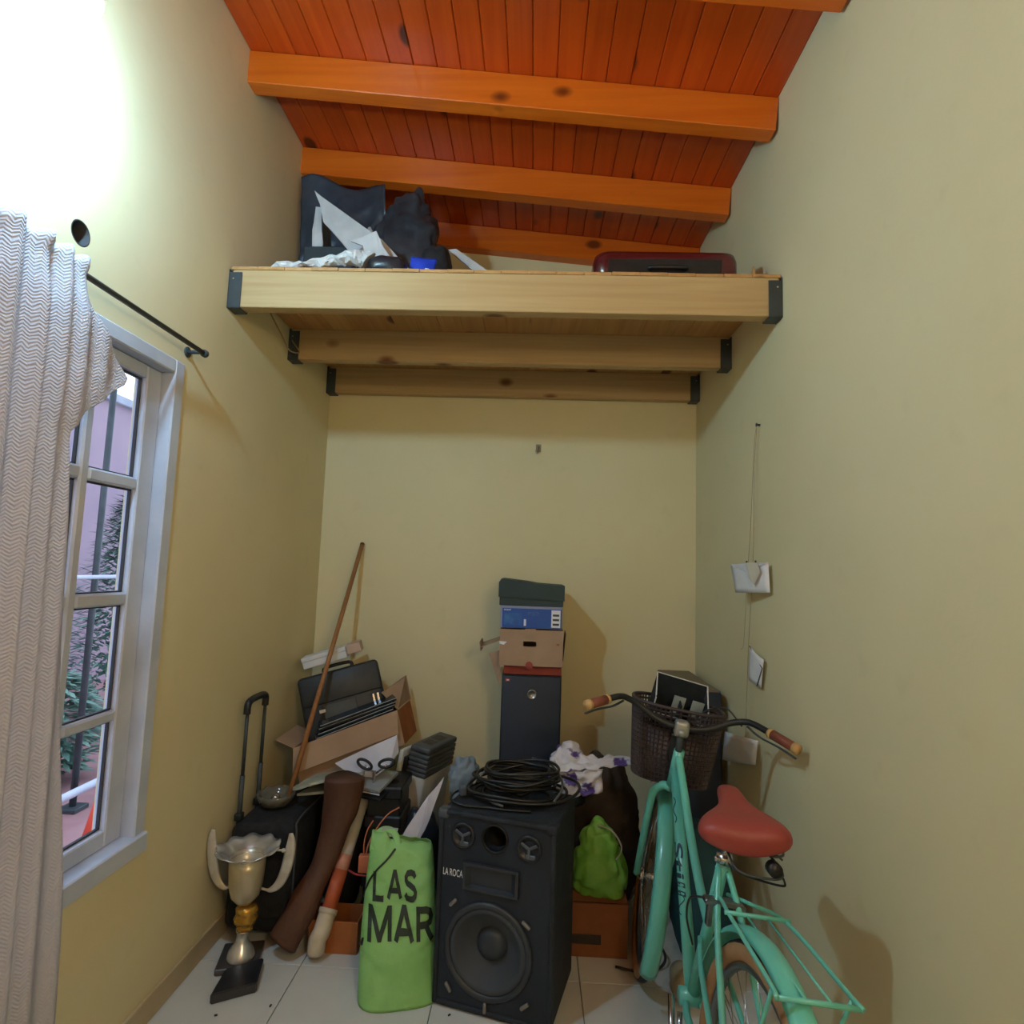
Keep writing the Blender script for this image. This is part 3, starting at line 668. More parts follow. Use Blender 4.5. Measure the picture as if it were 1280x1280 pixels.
# ------------------------------------------------------------------ brown roll, pipe, small carton
def brown_roll():
    pts = smoothpath([(-.748, 2.535, .625), (-.752, 2.535, .56), (-.765, 2.53, .46), (-.785, 2.51, .36), (-.825, 2.46, .24), (-.87, 2.41, .135), (-.905, 2.385, .06)], 7)
    n = len(pts); b = BM(); tube(b, pts, [.080-.026*min(1, i/n*1.9)+.006*math.sin(9*i/n) for i in range(n)], 20, flat=.72, up=(0, 1, 0)); crumple(b, .012, 9, 5)
    for v in b.verts: v.co.z = max(v.co.z, .002)
    tag(obj('brown_leather_roll', b, mat('brown_leather', S(70,42,32), S(88,56,40), 7, .6, .25, 50), None, True), 'tall slumped roll of brown leather between suitcase and pipe', 'roll')
brown_roll()
def pipe():
    t = thing('drain_pipe', 'white plastic pipe with orange band and elbow leaning on the small carton', 'pipe', (-.77, 2.40, .01))
    a, c = Vector((-.70, 2.66, .50)), Vector((-.762, 2.412, .115)); d = c-a
    b = BM(); tube(b, [a, c], .027, 16); part('pipe', b, mat('white_pvc', S(196,194,184), S(176,172,160), 10, .4), t, True)
    b = BM(); tube(b, [a+d*.60, a+d*.90], .0285, 16); part('orange_band', b, mat('orange_tape', S(190,98,60), S(174,84,48), 16, .5), t, True)
    b = BM(); tube(b, [a+d*.48, a+d*.60], .0283, 16); part('pink_band', b, mat('pink_tape', S(196,138,116), None, rough=.5), t, True)
    b = BM(); tube(b, smoothpath([a+d*.90, c+d.normalized()*.02, (-.776, 2.392, .07), (-.779, 2.392, .025)], 5), .033, 16); part('elbow', b, mat('cream_pvc', S(204,194,176), S(184,172,152), 14, .45), t, True)
    b = BM(); tube(b, [a+d*.885, a+d*.925], .036, 16); part('collar', b, mat('cream_pvc', S(204,194,176)), t, True)
pipe()
def carton(name, label, lo, hi, m, th=.004, rot=0):
    t = thing(name, label, 'box', ((lo[0]+hi[0])/2, (lo[1]+hi[1])/2, lo[2]))
    (x0, y0, z0), (x1, y1, z1) = lo, hi
    for nm, a, c in (('front_panel', (x0, y0, z0), (x1, y0+th, z1)), ('back_panel', (x0, y1-th, z0), (x1, y1, z1)), ('side_panel', (x0, y0+th, z0), (x0+th, y1-th, z1)), ('side_panel', (x1-th, y0+th, z0), (x1, y1-th, z1)), ('bottom_panel', (x0+th, y0+th, z0), (x1-th, y1-th, z0+th))):
        b = BM(); box2(b, a, c, .0008); part(nm, b, m, t)
    return t
t = carton('small_carton', 'small open cardboard carton on the floor under the pipe elbow', (-.826, 2.43, .0005), (-.634, 2.56, .118), M_CARDBROWN)

# ------------------------------------------------------------------ dark crate and bag that carry the pile
b = BM()
for z in (.02, .14, .26, .38, .50):
    box2(b, (-.69, 2.64, z), (-.53, 2.86, z+.05), .006)
box2(b, (-.68, 2.65, .005), (-.54, 2.85, .55), .004)
tag(obj('black_crate', b, M_BLACK), 'black slatted plastic crate under the papers and scissors', 'crate')
b = blob((-.80, 2.74, .27), (.095, .11, .275), 21, .18, 6, 30, 20, flatz=.001); tag(obj('black_duffel_bag', b, M_BLKCLOTH, None, True), 'black cloth bag standing behind the brown leather roll', 'bag')

# ------------------------------------------------------------------ tilted cardboard box full of things
def big_box():
    O = Vector((-1.073, 2.80, .645)); a = Vector((.428, .20, .143)); bb = Vector((.01, .25, 0)); c = Vector((.045, 0, -.16))
    t = thing('open_cardboard_box', 'open tilted cardboard box with folded flaps holding a briefcase in the corner', 'box', O+a*.5+bb*.5+c)
    th = .005
    def pan(nm, p, u, v, m=M_CARD):
        n = u.cross(v).normalized()*th; b = BM(); prism(b, [p, p+u, p+u+v, p+v], n); part(nm, b, m, t)
    pan('front_panel', O, a, c); pan('back_panel', O+bb, a, c); pan('side_panel', O, bb, c); pan('side_panel', O+a, bb, c, M_CARDBROWN); pan('bottom_panel', O+c, a, bb)
    pan('front_flap', O+Vector((0, -.006, .004)), a, Vector((.018, -.035, -.105)))
    b = BM(); prism(b, [O+a+Vector((0, .01, 0)), O+a+bb, O+a+bb+Vector((-.03, 0, .125)), O+a+Vector((-.10, .06, .07))], (.005, 0, .002)); part('side_flap', b, M_CARD, t)
    b = BM(); prism(b, [O, O+bb, O+bb+Vector((-.09, -.02, .04)), O+Vector((-.09, .01, .03))], (0, 0, .005)); part('side_flap', b, M_CARD, t)
big_box()
ROLLA = Matrix.Rotation(.42, 4, 'Z') @ Matrix.Rotation(-.31, 4, 'Y')
def briefcase():
    M = Matrix.Translation((-.935, 3.08, .80)) @ Matrix.Rotation(.30, 4, 'Z') @ Matrix.Rotation(-.26, 4, 'Y') @ Matrix.Rotation(-.28, 4, 'X')
    t = thing('black_briefcase', 'black leather briefcase tilted inside the cardboard box', 'briefcase', M.translation)
    b = BM(); bx(b, (0, 0, 0), (.40, .12, .33), bev=.022, seg=3, M=M); part('case', b, mat('black_leather', S(30,36,42), S(42,48,54), 12, .5, .1, 60), t, True)
    b = BM(); bx(b, (0, -.062, .085), (.385, .012, .14), bev=.005, seg=2, M=M); fl = part('front_flap', b, mat('black_leather', S(30,36,42)), t, True)
    b = BM(); bx(b, (-.02, -.0665, -.03), (.16, .006, .07), bev=.002, M=M); part('name_plate', b, M_STEEL, t)
    for x in (.145, .168):
        b = BM(); bx(b, (x, -.068, -.025), (.012, .008, .045), bev=.002, M=M); part('clasp', b, M_CHROME, t)
    b = BM(); bx(b, (-.105, -.068, -.02), (.03, .004, .016), bev=.001, M=M); part('white_sticker', b, M_WHITE, t)
    b = BM(); tube(b, smoothpath([M @ Vector(p) for p in ((-.07, -.0, .16), (-.06, 0, .19), (.06, 0, .19), (.07, 0, .16))], 4), .009, 8); part('handle', b, M_BLACK, t, True)
briefcase()
M_CASE = mat('dark_gloss_plastic', S(28,36,44), S(38,46,54), 10, .25); M_EDGE = mat('pale_edge', S(168,174,180))
for k in range(7):
    M = Matrix.Translation((-.865+.004*k, 2.99+.004*(k % 3), .675+.0185*k)) @ Matrix.Rotation(.42+.03*math.sin(k*2.3), 4, 'Z') @ Matrix.Rotation(-.31-.012*math.cos(k*1.7), 4, 'Y')
    t = thing('flat_case', ('thin dark flat case in the cardboard box, bottom of its stack', 'thin dark flat case in the cardboard box, second from the bottom', 'thin dark flat case in the cardboard box, third from the bottom', 'thin dark flat case in the cardboard box, middle of its stack', 'thin dark flat case in the cardboard box, third from the top', 'thin dark flat case in the cardboard box, second from the top', 'thin dark flat case in the cardboard box, topmost of its stack')[k], 'case', M.translation, 'flat cases stacked in the cardboard box')
    b = BM(); bx(b, (0, -.020, 0), (.37, .080, .0135), bev=.001, M=M); part('case_body', b, M_CARD if k == 2 else M_CASE, t)
    b = BM(); bx(b, (0, -.0615, .0045), (.372, .003, .003), bev=.0005, M=M); part('pale_rim', b, M_EDGE, t)
def white_box():
    M = Matrix.Translation((-1.03, 3.13, 1.022)) @ Matrix.Rotation(.18, 4, 'Z') @ Matrix.Rotation(-.30, 4, 'Y')
    t = thing('white_flat_box', 'flat white box lying on top of the black briefcase', 'box', M.translation)
    b = BM(); bx(b, (-.03, 0, 0), (.22, .12, .052), bev=.004, seg=2, M=M); part('tray', b, M_WHITE, t)
    b = BM(); bx(b, (-.03, -.002, .02), (.224, .124, .022), bev=.003, M=M); part('lid', b, M_WHITE, t)
    b = BM(); bx(b, (.115, .03, .006), (.075, .10, .05), bev=.003, M=M); part('shaded_end', b, mat('shade_tinted_card', S(198,172,158)), t)  # pinkish tint paints in the shade on the box's right section
white_box()
t = thing('broom_stick', 'long bare wooden stick leaning into the back left corner', 'stick', (-1.03, 2.655, .462))
b = BM(); tube(b, [(-1.03, 2.655, .466), (-.965, 3.340, 1.613)], .0115, 12); part('shaft', b, wood('worn_stick', S(150,100,58), S(170,118,72), S(90,56,30), 'z', .6, 0, False, 40), t, True)
b = BM(); bmesh.ops.create_uvsphere(b, u_segments=10, v_segments=6, radius=.0125, matrix=Matrix.Translation((-.9655, 3.337, 1.611))); part('tip', b, mat('dark_tip', S(96,62,40)), t, True)

# ------------------------------------------------------------------ papers, scissors, notebook
def sheet(name, label, cat, poly, d, m, amp=.006, seed=1, group=None):
    b = BM(); prism(b, poly, d); bmesh.ops.triangulate(b, faces=b.faces[:]); bmesh.ops.subdivide_edges(b, edges=b.edges[:], cuts=3, use_grid_fill=True); crumple(b, amp, 9, seed)
    return tag(obj(name, b, m), label, cat, group)
M_GREY = mat('grey_green_paper', S(150,158,148), S(176,182,172), 12, .6, .1)
sheet('magazine', 'curled grey-green magazine lying across the suitcase under the flap', 'magazine', [(-.985, 2.58, .548), (-.90, 2.54, .572), (-.80, 2.56, .588), (-.70, 2.62, .60), (-.715, 2.80, .575), (-.95, 2.78, .535)], (0, 0, .012), M_GREY, .012, 3)
sheet('newspaper', 'pale newspaper under the curled magazine', 'newspaper', [(-.97, 2.60, .515), (-.74, 2.585, .545), (-.69, 2.70, .54), (-.75, 2.80, .52), (-.94, 2.80, .50)], (0, 0, .010), M_GREY, .010, 6)
sheet('white_sheet', 'white paper sheet hanging under the cardboard flap beside the scissors', 'paper', [(-.86, 2.745, .605), (-.59, 2.76, .735), (-.575, 2.75, .665), (-.60, 2.70, .625), (-.66, 2.665, .58), (-.76, 2.69, .575)], (0, .003, .003), mat('lilac_white_paper', S(196,196,212), S(208,208,222), 9, .7), .003, 4)
b = BM(); M_ = Matrix.Translation((-.655, 2.69, .562)) @ Matrix.Rotation(-.35, 4, 'Z') @ Matrix.Rotation(.25, 4, 'X')
bx(b, (0, 0, 0), (.13, .15, .014), bev=.002, M=M_); nb = tag(obj('grey_notebook', b, mat('grey_cover', S(140,146,150), S(160,164,168), 9, .5)), 'grey notebook at the edge below the scissors', 'notebook')
b = BM(); bx(b, (0, -.076, -.011), (.13, .004, .004), M=M_); part('page_edge', b, M_WHITE, nb)
b = BM(); bx(b, (.02, -.02, -.024), (.12, .15, .012), bev=.002, M=M_); tag(obj('black_notebook', b, M_BLACK), 'black notebook beneath the grey notebook', 'notebook')
def scissors():
    t = thing('scissors', 'open scissors with dark ring handles on the white sheet', 'scissors', (-.65, 2.67, .63))
    for (cx, cz, rot) in ((-.70, .640, -.45), (-.605, .648, .25)):
        b = BM(); pts = [(cx+.033*math.cos(a)*math.cos(rot)-.016*math.sin(a)*math.sin(rot), 2.648, cz+.033*math.cos(a)*math.sin(rot)+.016*math.sin(a)*math.cos(rot)) for a in (2*PI*k/20 for k in range(20))]
        tube(b, pts, .0065, 8, True); part('ring_handle', b, M_BLACK, t, True)
        b = BM(); tube(b, [(cx, 2.65, cz-.008), (-.652, 2.66, .60)], .005, 6); part('shank', b, M_CHROME, t, True)
    b = BM(); prism(b, [(-.665, 2.652, .61), (-.65, 2.652, .615), (-.66, 2.66, .50)], (0, .003, 0)); part('blade', b, M_CHROME, t)
scissors()

# ------------------------------------------------------------------ slim grey appliance leaning by the back wall
def appliance():
    U = Vector((.15, 0, .989)).normalized(); D = Vector((.30, .95, -.045)); D = (D-U*D.dot(U)).normalized(); Wd = D.cross(U)
    M = Matrix((Wd, D, U)).transposed().to_4x4(); H = .655
    top = Vector((-.546, 2.90, .662)); M.translation = top - U*H
    t = thing('slim_heater', 'slim grey and white appliance with a vented dark top leaning by the back wall', 'appliance', M.translation)
    w, d = .098, .30
    b = BM(); box2(b, (0, 0, .003), (w, d, H-.135), .012, 2, M); part('white_body', b, mat('grey_white_plastic', S(176,182,186), S(188,193,196), 6, .45), t, True)
    b = BM(); box2(b, (-.004, -.004, H-.03), (w+.004, d+.004, H), .012, 3, M); part('top_cover', b, mat('charcoal_plastic', S(70,74,80), S(80,84,90), 9, .5), t, True)
    for k in range(5):
        b = BM(); box2(b, (-.003, -.003, H-.138+.0215*k), (w+.003, d+.003, H-.119+.0215*k), .005, 2, M); part('grille_rib', b, mat('charcoal_plastic', S(70,74,80)), t, True)
    for r in range(2):
        for k in range(5):
            b = BM(); box2(b, (.022+.011*k, .06+.10*r, H-.002), (.028+.011*k, .135+.10*r, H+.0012), M=M); part('vent_slot', b, M_BLACK, t)
    b = BM(); box2(b, (-.040, -.035, .0), (-.018, .10, H-.03), .006, 2, M); part('front_panel', b, mat('pale_panel', S(196,200,200), None, rough=.4), t, True)
    b = BM(); box2(b, (-.018, -.02, .0), (0, .06, H-.06), .002, 1, M); part('dark_joint', b, M_BLACK, t)
appliance()
b = blob((-.445, 2.665, .235), (.105, .11, .24), 31, .2, 6, 34, 24, top=.8, flatz=.001); tag(obj('black_sack', b, M_DARKBAG, None, True), 'black plastic sack between the green tote and the grey appliance', 'bag')
sheet('loose_paper', 'white sheet of paper sticking up out of the green tote bag', 'paper', [(-.525, 2.47, .36), (-.477, 2.48, .448), (-.392, 2.50, .582), (-.335, 2.52, .645), (-.372, 2.50, .536), (-.40, 2.48, .451), (-.44, 2.46, .36)], (0, .002, 0), mat('lilac_white_paper', S(196,196,212)), .008, 8)
def orange_lead():
    t = thing('orange_plug_lead', 'orange electric lead with square plug left of the green tote', 'cable', (-.635, 2.49, .31))
    Mo = mat('salmon_plastic', S(206,122,84), S(196,110,74), 12, .5)
    b = BM(); bx(b, (-.633, 2.49, .31), (.052, .03, .066), rot=.05, bev=.004, seg=2); part('plug', b, Mo, t, True)
    b = BM(); tube(b, smoothpath([(-.641, 2.49, .335), (-.645, 2.50, .385), (-.636, 2.51, .43), (-.618, 2.52, .462)], 5), .0028, 6); part('lead', b, Mo, t, True)
    b = BM(); tube(b, smoothpath([(-.634, 2.49, .335), (-.625, 2.50, .385), (-.60, 2.52, .435), (-.565, 2.55, .478), (-.525, 2.58, .495)], 5), .003, 6); part('lead', b, Mo, t, True)
    b = BM(); tube(b, smoothpath([(-.62, 2.47, .272), (-.66, 2.47, .275), (-.70, 2.49, .28)], 4), .004, 6); part('red_strap', b, mat('dark_red', S(150,50,52)), t, True)
orange_lead()

# ------------------------------------------------------------------ green tote bag
def tote():
    t = thing('green_tote_bag', 'lime green tote bag with black lettering beside the loudspeaker', 'bag', (-.44, 2.26, 0))
    Mg = mat('green_woven_plastic', S(126,182,104), S(142,198,120), 5, .6, .25, 40)
    H = .475; n = 96; nv = 56; ang = .26
    def frame(v):      # centre line leans back and to the left, base turned towards the speaker
        c = Vector((-.432-.040*v, 2.262+.125*v, 0)); hw = .142-.030*v*v; hd = .096*(1-v)**.6+.016
        return c, hw, hd, ang*(1-.55*v)
    def wr(x, z):
        return .016*noise.noise(Vector((x*8, z*5, 2.2))) + .012*abs(noise.noise(Vector((x*13+z*16, z*6, 8)))) + .010*abs(noise.noise(Vector((x*9-z*20, z*9, 4))))
    def pos(lx, ly, z, v, c, an):
        return Vector((c.x+lx*math.cos(an)-ly*math.sin(an), c.y+lx*math.sin(an)+ly*math.cos(an), z))
    def front(lx, z, off=0):
        v = min(1, max(0, z/H)); c, hw, hd, an = frame(v); k = min(.999, abs(lx/hw)); ly = -hd*(1-k**3.4)**(1/3.4) + wr(lx, z)*min(1, v*4) - off
        return pos(lx, ly, z, v, c, an)
    rings = []
    for j in range(nv+1):
        v = j/nv; c, hw, hd, an = frame(v); ring = []
        for i in range(n):
            a = 2*PI*i/n; cc, ss = math.cos(a), math.sin(a); e_ = 2/3.4
            lx = hw*math.copysign(abs(cc)**e_, cc); ly = hd*math.copysign(abs(ss)**e_, ss); z = .002+H*v
            if j > 0: ly += wr(lx, z)*min(1, v*4)
            if v > .9: z -= (v-.9)*10*(.030*(lx+.11)/.22 + .022*abs(noise.noise(Vector((lx*15, ly*8, 5)))) - .02*(lx < -.05))
            ring.append(pos(lx, ly, z, v, c, an))
        rings.append(ring)
    b = BM(); loft(b, rings, False); b.verts.ensure_lookup_table(); b.faces.new([b.verts[i] for i in range(n)][::-1])
    o = part('bag_body', b, Mg, t, True); solid(o, .002, -1)
    Mk = mat('black_print', S(26,44,32), None, rough=.6)
    for s_, x0, z0, wd, ht in (('LAS', -.098, .290, .160, .094), ('MAR', -.112, .176, .232, .104)):
        tb = block_bm(s_, .19, .30)
        xs = [v.co.x for v in tb.verts]; zs = [v.co.y for v in tb.verts]; xa, xb, za, zb = min(xs), max(xs), min(zs), max(zs)
        for v in tb.verts:
            u = (v.co.x-xa)/(xb-xa); w_ = (v.co.y-za)/(zb-za)
            v.co = front(x0+wd*u, z0+ht*w_-.006*u, .0048)
        part('lettering', tb, Mk, t, False, 'bold black letters '+s_)
    b = BM(); tube(b, smoothpath([front(-.134, .28, .004), front(-.115, .34, .004), front(-.085, .38, .004), front(-.05, .41, .004), front(-.02, .44, .004)], 6), .0035, 6); part('black_cord', b, M_BLACK, t, True)
    b = BM(); tube(b, smoothpath([front(-.139, .15, .004), front(-.134, .17, .006), front(-.128, .185, .006), front(-.132, .165, .006)], 5), .0035, 6); part('black_loop', b, M_BLACK, t, True)
    b = BM(); tube(b, smoothpath([front(-.105, .43, .0), front(-.10, .465, -.004), front(-.075, .488, -.012), front(-.04, .486, -.016), front(-.015, .462, -.008), front(-.008, .42, -.002)], 6), .013, 10, flat=.25, up=(0, 1, 0)); part('strap', b, Mg, t, True)
    b = BM(); prism(b, [front(-.085, .47, -.006), front(-.02, .468, -.01), front(-.015, .492, -.014), front(-.075, .50, -.012)], (0, .003, 0)); part('grey_hem', b, mat('grey_hem', S(150,166,152)), t)
tote()

# ------------------------------------------------------------------ PA loudspeaker
def pa_speaker():
    W, D, H = .425, .33, .647
    M = Matrix.Translation((-.305, 2.195, .0)) @ Matrix.Rotation(-.27, 4, 'Z')
    t = thing('loudspeaker', 'large worn black loudspeaker with woofer and horn in the foreground', 'loudspeaker', M @ Vector((W/2, D/2, 0)))
    Mc = mat('scuffed_black_carpet', S(20,27,36), S(32,40,50), 16, .75, .25, 140); Mb = mat('black_baffle', S(18,27,40), S(27,37,52), 7, .5, .05)
    b = BM(); box2(b, (0, .012, .006), (W, D, H), .018, 3, M); cab = obj('cabinet', b, Mc, None, True)
    b = BM()   # raised front rim
    fr = .018
    for a, c in (((0, 0, .006), (fr, .03, H)), ((W-fr, 0, .006), (W, .03, H)), ((fr*.8, 0, H-fr), (W-fr*.8, .03, H)), ((fr*.8, 0, .006), (W-fr*.8, .03, .006+fr))): box2(b, a, c, .007, 2, M)
    part('front_rim', b, Mc, t, True)
    b = BM(); box2(b, (fr, .008, fr), (W-fr, .02, H-fr), M=M); baf = obj('baffle', b, Mb)
    RF = Matrix.Rotation(PI/2, 4, 'X')   # lathe axis -> towards the viewer (-y)
    def at(x, z, y=.008): return M @ Matrix.Translation((x, y, z)) @ RF
    Mr = mat('grey_plastic_ring', S(74,82,92), S(90,98,108), 9, .4)
    for o_ in (cab, baf):
        cb = BM(); lathe(cb, [(.0405, -.13), (.0405, .03)], at(.209, .575), 28, capt=True); cut(o_, cb)
        cb = BM(); lathe(cb, [(.136, -.085), (.136, .03)], at(.196, .208), 48, capt=True); cut(o_, cb)
        cb = BM(); box2(cb, (.108, -.03, .405), (.292, .075, .479), M=M); cut(o_, cb)
    attach(cab, t); attach(baf, t)
    for x, z in ((.092, .569), (.332, .563)):
        b = BM(); lathe(b, [(.044, 0), (.044, .005), (.038, .008), (.034, .003), (.010, -.004)], at(x, z), 26, capb=False, capt=True); tw = part('tweeter', b, mat('dark_horn', S(30,34,42), None, rough=.35), t, True)
        for k in range(3):
            a = .5+k*PI/3*2; b = BM(); Mx = at(x, z) @ Matrix.Rotation(a, 4, 'Z'); bx(b, (.016, 0, .006), (.032, .010, .006), bev=.002, M=Mx); part('vane', b, Mr, tw)
        b = BM(); bx(b, (.006, -.026, .004), (.034, .016, .005), bev=.003, M=at(x, z)); part('reflector', b, Mr, tw)
    b = BM(); lathe(b, [(.049, 0), (.049, .004), (.044, .006), (.041, .002), (.0395, -.12), (.002, -.12)], at(.209, .575), 28, capb=False, capt=True); part('bass_port', b, mat('port_black', S(8,8,9), None, rough=.6), t, True)
    # horn: flared rectangular mouth
    b = BM()
    def rect(x0, x1, z0, z1, y): return [M @ Vector(p) for p in ((x0, y, z0), (x1, y, z0), (x1, y, z1), (x0, y, z1))]
    loft(b, [rect(.100, .300, .398, .486, .009), rect(.100, .300, .398, .486, -.004), rect(.110, .290, .407, .477, -.006), rect(.165, .232, .425, .462, .045), rect(.17, .227, .428, .459, .070)]); hn = part('horn', b, mat('horn_plastic', S(34,40,48), S(46,52,60), 10, .4), t)
    b = BM(); bx(b, (.198, .060, .443), (.020, .012, .034), bev=.002, M=M); part('horn_throat', b, mat('port_black', S(8,8,9)), hn)
    b = BM(); lathe(b, [(.158, 0), (.158, .006), (.150, .011), (.139, .009), (.136, .004)], at(.196, .208), 48, capb=False); part('woofer_ring', b, mat('woofer_basket', S(40,45,52), S(52,58,66), 12, .4), t, True)
    b = BM(); lathe(b, [(.1355, .004), (.128, .0095), (.118, .002), (.095, -.022), (.055, -.050)], at(.196, .208), 48, capb=False, capt=True); cn = part('woofer_cone', b, mat('paper_cone', S(62,68,76), S(50,56,64), 5, .7), t, True)
    b = BM(); lathe(b, [(.056, -.050), (.050, -.036), (.032, -.026), (.010, -.022)], at(.196, .208), 32, capb=False, capt=True); part('dust_cap', b, mat('dust_cap', S(48,54,62), None, rough=.5), cn, True)
    for x, z, a in ((.066, .345, .8), (.330, .322, -.6), (.195, .034, 1.57), (.06, .07, 2.2), (.332, .07, .7)):
        b = BM(); bx(b, (0, 0, .006), (.034, .012, .012), rot=a, bev=.004, seg=2, M=at(x, z)); part('grille_clamp', b, mat('worn_metal', S(128,126,122), None, rough=.45, metal=.5), t, True)
    tb = text_bm('LA ROCA', 1, .008); xs = [v.co.x for v in tb.verts]; zs = [v.co.y for v in tb.verts]; xa, xb, za, zb = min(xs), max(xs), min(zs), max(zs)
    for v in tb.verts: v.co = M @ Vector((.022+.074*(v.co.x-xa)/(xb-xa), .0072, .428+.024*(v.co.y-za)/(zb-za)))
    part('lettering', tb, mat('white_print', S(220,222,224)), t, False, 'white letters LA ROCA')
    for x, z in ((.015, H-.015), (W-.015, H-.015)):
        b = BM(); bx(b, (x, .022, z), (.040, .046, .034), bev=.010, seg=3, M=M); part('corner_cap', b, mat('worn_corner', S(58,66,74), S(80,88,94), 30, .5) if x < .1 else Mc, t, True)
    for x in (.05, W-.05):
        for y in (.06, D-.05):
            b = BM(); lathe(b, [(.014, 0), (.014, .007)], M @ Matrix.Translation((x, y, 0)), 12, capt=True); part('rubber_foot', b, M_BLACK, t)
pa_speaker()
def cable_coil():
    t = thing('cable_coil', 'coil of black cable heaped on top of the loudspeaker', 'cable', (-.06, 2.33, .648)); rd = random.Random(4)
    Mk = mat('black_cable', S(18,20,22), S(28,30,32), 20, .4)
    for k in range(13):
        r = .085+.085*rd.random()+(.015 if k < 4 else 0); cx = -.03+rd.uniform(-.03, .03); cy = 2.335+rd.uniform(-.015, .02); z0 = .657+.0085*k; tl = rd.uniform(-.12, .12); th = rd.random()*6
        pts = []
        for i in range(48):
            a = 2*PI*i/48; x = r*1.18*math.cos(a); y = r*.82*math.sin(a)
            pts.append((cx+x, cy+y, max(.655, z0+tl*(x*math.cos(th)+y*math.sin(th))+.004*math.sin(3*a+th))))
        b = BM(); tube(b, pts, .0058, 8, True); part('cable_loop', b, Mk, t, True)
    for k in range(4):
        r = .03+.018*k; pts = [(-.035+r*1.15*math.cos(a), 2.335+r*.8*math.sin(a), .665+.012*k+.006*math.sin(2*a+k)) for a in (2*PI*i/32 for i in range(32))]
        b = BM(); tube(b, pts, .0055, 8, True); part('cable_loop', b, Mk, t, True)
    for pts, m in (([(-.22, 2.36, .66), (-.26, 2.30, .67), (-.27, 2.24, .665), (-.22, 2.21, .656), (-.14, 2.205, .655), (-.06, 2.19, .655), (.02, 2.185, .656)], Mk), ([(-.20, 2.33, .69), (-.16, 2.37, .725), (-.12, 2.41, .745)], mat('grey_cable', S(130,132,130), None, rough=.4)), ([(.02, 2.44, .76), (.09, 2.41, .75), (.13, 2.35, .72), (.13, 2.28, .70), (.10, 2.22, .68)], mat('grey_cable2', S(84,88,88), None, rough=.4)), ([(-.16, 2.26, .68), (-.12, 2.23, .665), (-.08, 2.205, .662)], mat('grey_cable2', S(84,88,88)))):
        b = BM(); tube(b, smoothpath(pts, 6), .0045, 8); part('loose_end', b, m, t, True)
    b = BM(); bx(b, (-.235, 2.30, .675), (.022, .03, .03), rot=.5, bev=.004, seg=2); part('connector', b, mat('grey_plastic_ring', S(74,82,92)), t, True)
cable_coil()
b = blob((-.262, 2.60, .60), (.06, .05, .10), 41, .5, 12, 60, 40, flatz=.001); tag(obj('blue_grey_cloth', b, mat('blue_grey_cloth', S(104,120,134), S(124,140,152), 12, .8, .2), None, True), 'bundled blue-grey cloth behind the cable coil', 'cloth')
b = blob((-.225, 2.66, .25), (.085, .10, .26), 43, .15, 6, 28, 18, flatz=.001); tag(obj('black_holdall', b, M_BLKCLOTH, None, True), 'black holdall standing behind the loudspeaker', 'bag')

# ------------------------------------------------------------------ tower speakers and box stack
def tower(name, label, lo, hi, badge=True, cab=None):
    t = thing(name, label, 'loudspeaker', ((lo[0]+hi[0])/2, (lo[1]+hi[1])/2, 0)); (x0, y0, z0), (x1, y1, z1) = lo, hi
    b = BM(); box2(b, (x0, y0+.022, z0), (x1, y1, z1), .004, 1); part('cabinet', b, cab or mat('black_ash_veneer', S(44,42,38), S(58,54,48), 5, .5, .06, 40, stretch=(1, 8, 1)), t)
    b = BM(); box2(b, (x0+.003, y0, z0+.01), (x1-.003, y0+.021, z1-.004), .008, 2); part('grille_cloth', b, mat('dark_blue_grille', S(30,40,56), S(36,46,62), 4, .6, .15, 300), t, True)
    xc = (x0+x1)/2
    RF = Matrix.Rotation(PI/2, 4, 'X')
    if badge:
        b = BM(); lathe(b, [(.024, 0), (.024, .003), (.019, .005), (.017, .001)], Matrix.Translation((xc+.004, y0-.0005, z1-.09)) @ RF, 24, capt=True); part('round_emblem', b, mat('silver_emblem', S(168,168,160), S(110,110,106), 40, .3, metal=.8), t, True)
        b = BM(); bx(b, (x0+.03, y0-.001, z1-.025), (.024, .003, .014), bev=.001); bd = part('red_badge', b, mat('red_badge', S(176,58,56)), t)
        b = BM(); bx(b, (x0+.03, y0-.003, z1-.0245), (.012, .002, .006)); part('badge_mark', b, M_WHITE, bd)
    for x in (x0+.03, x1-.03):
        b = BM(); bx(b, (x, (y0+y1)/2, z0/2), (.03, y1-y0-.04, z0), bev=.002); part('plinth_foot', b, M_BLACK, t)
tower('tower_speaker', 'tall black tower speaker against the back wall under the boxes', (-.136, 2.985, .02), (.158, 3.30, .985))
tower('tower_speaker', 'tall dark tower speaker in the right corner behind the bicycle basket', (.695, 2.775, .02), (.868, 3.345, .982), False, mat('grey_brown_veneer', S(104,98,82), S(118,112,94), 5, .5, .06, 40, stretch=(1, 8, 1)))
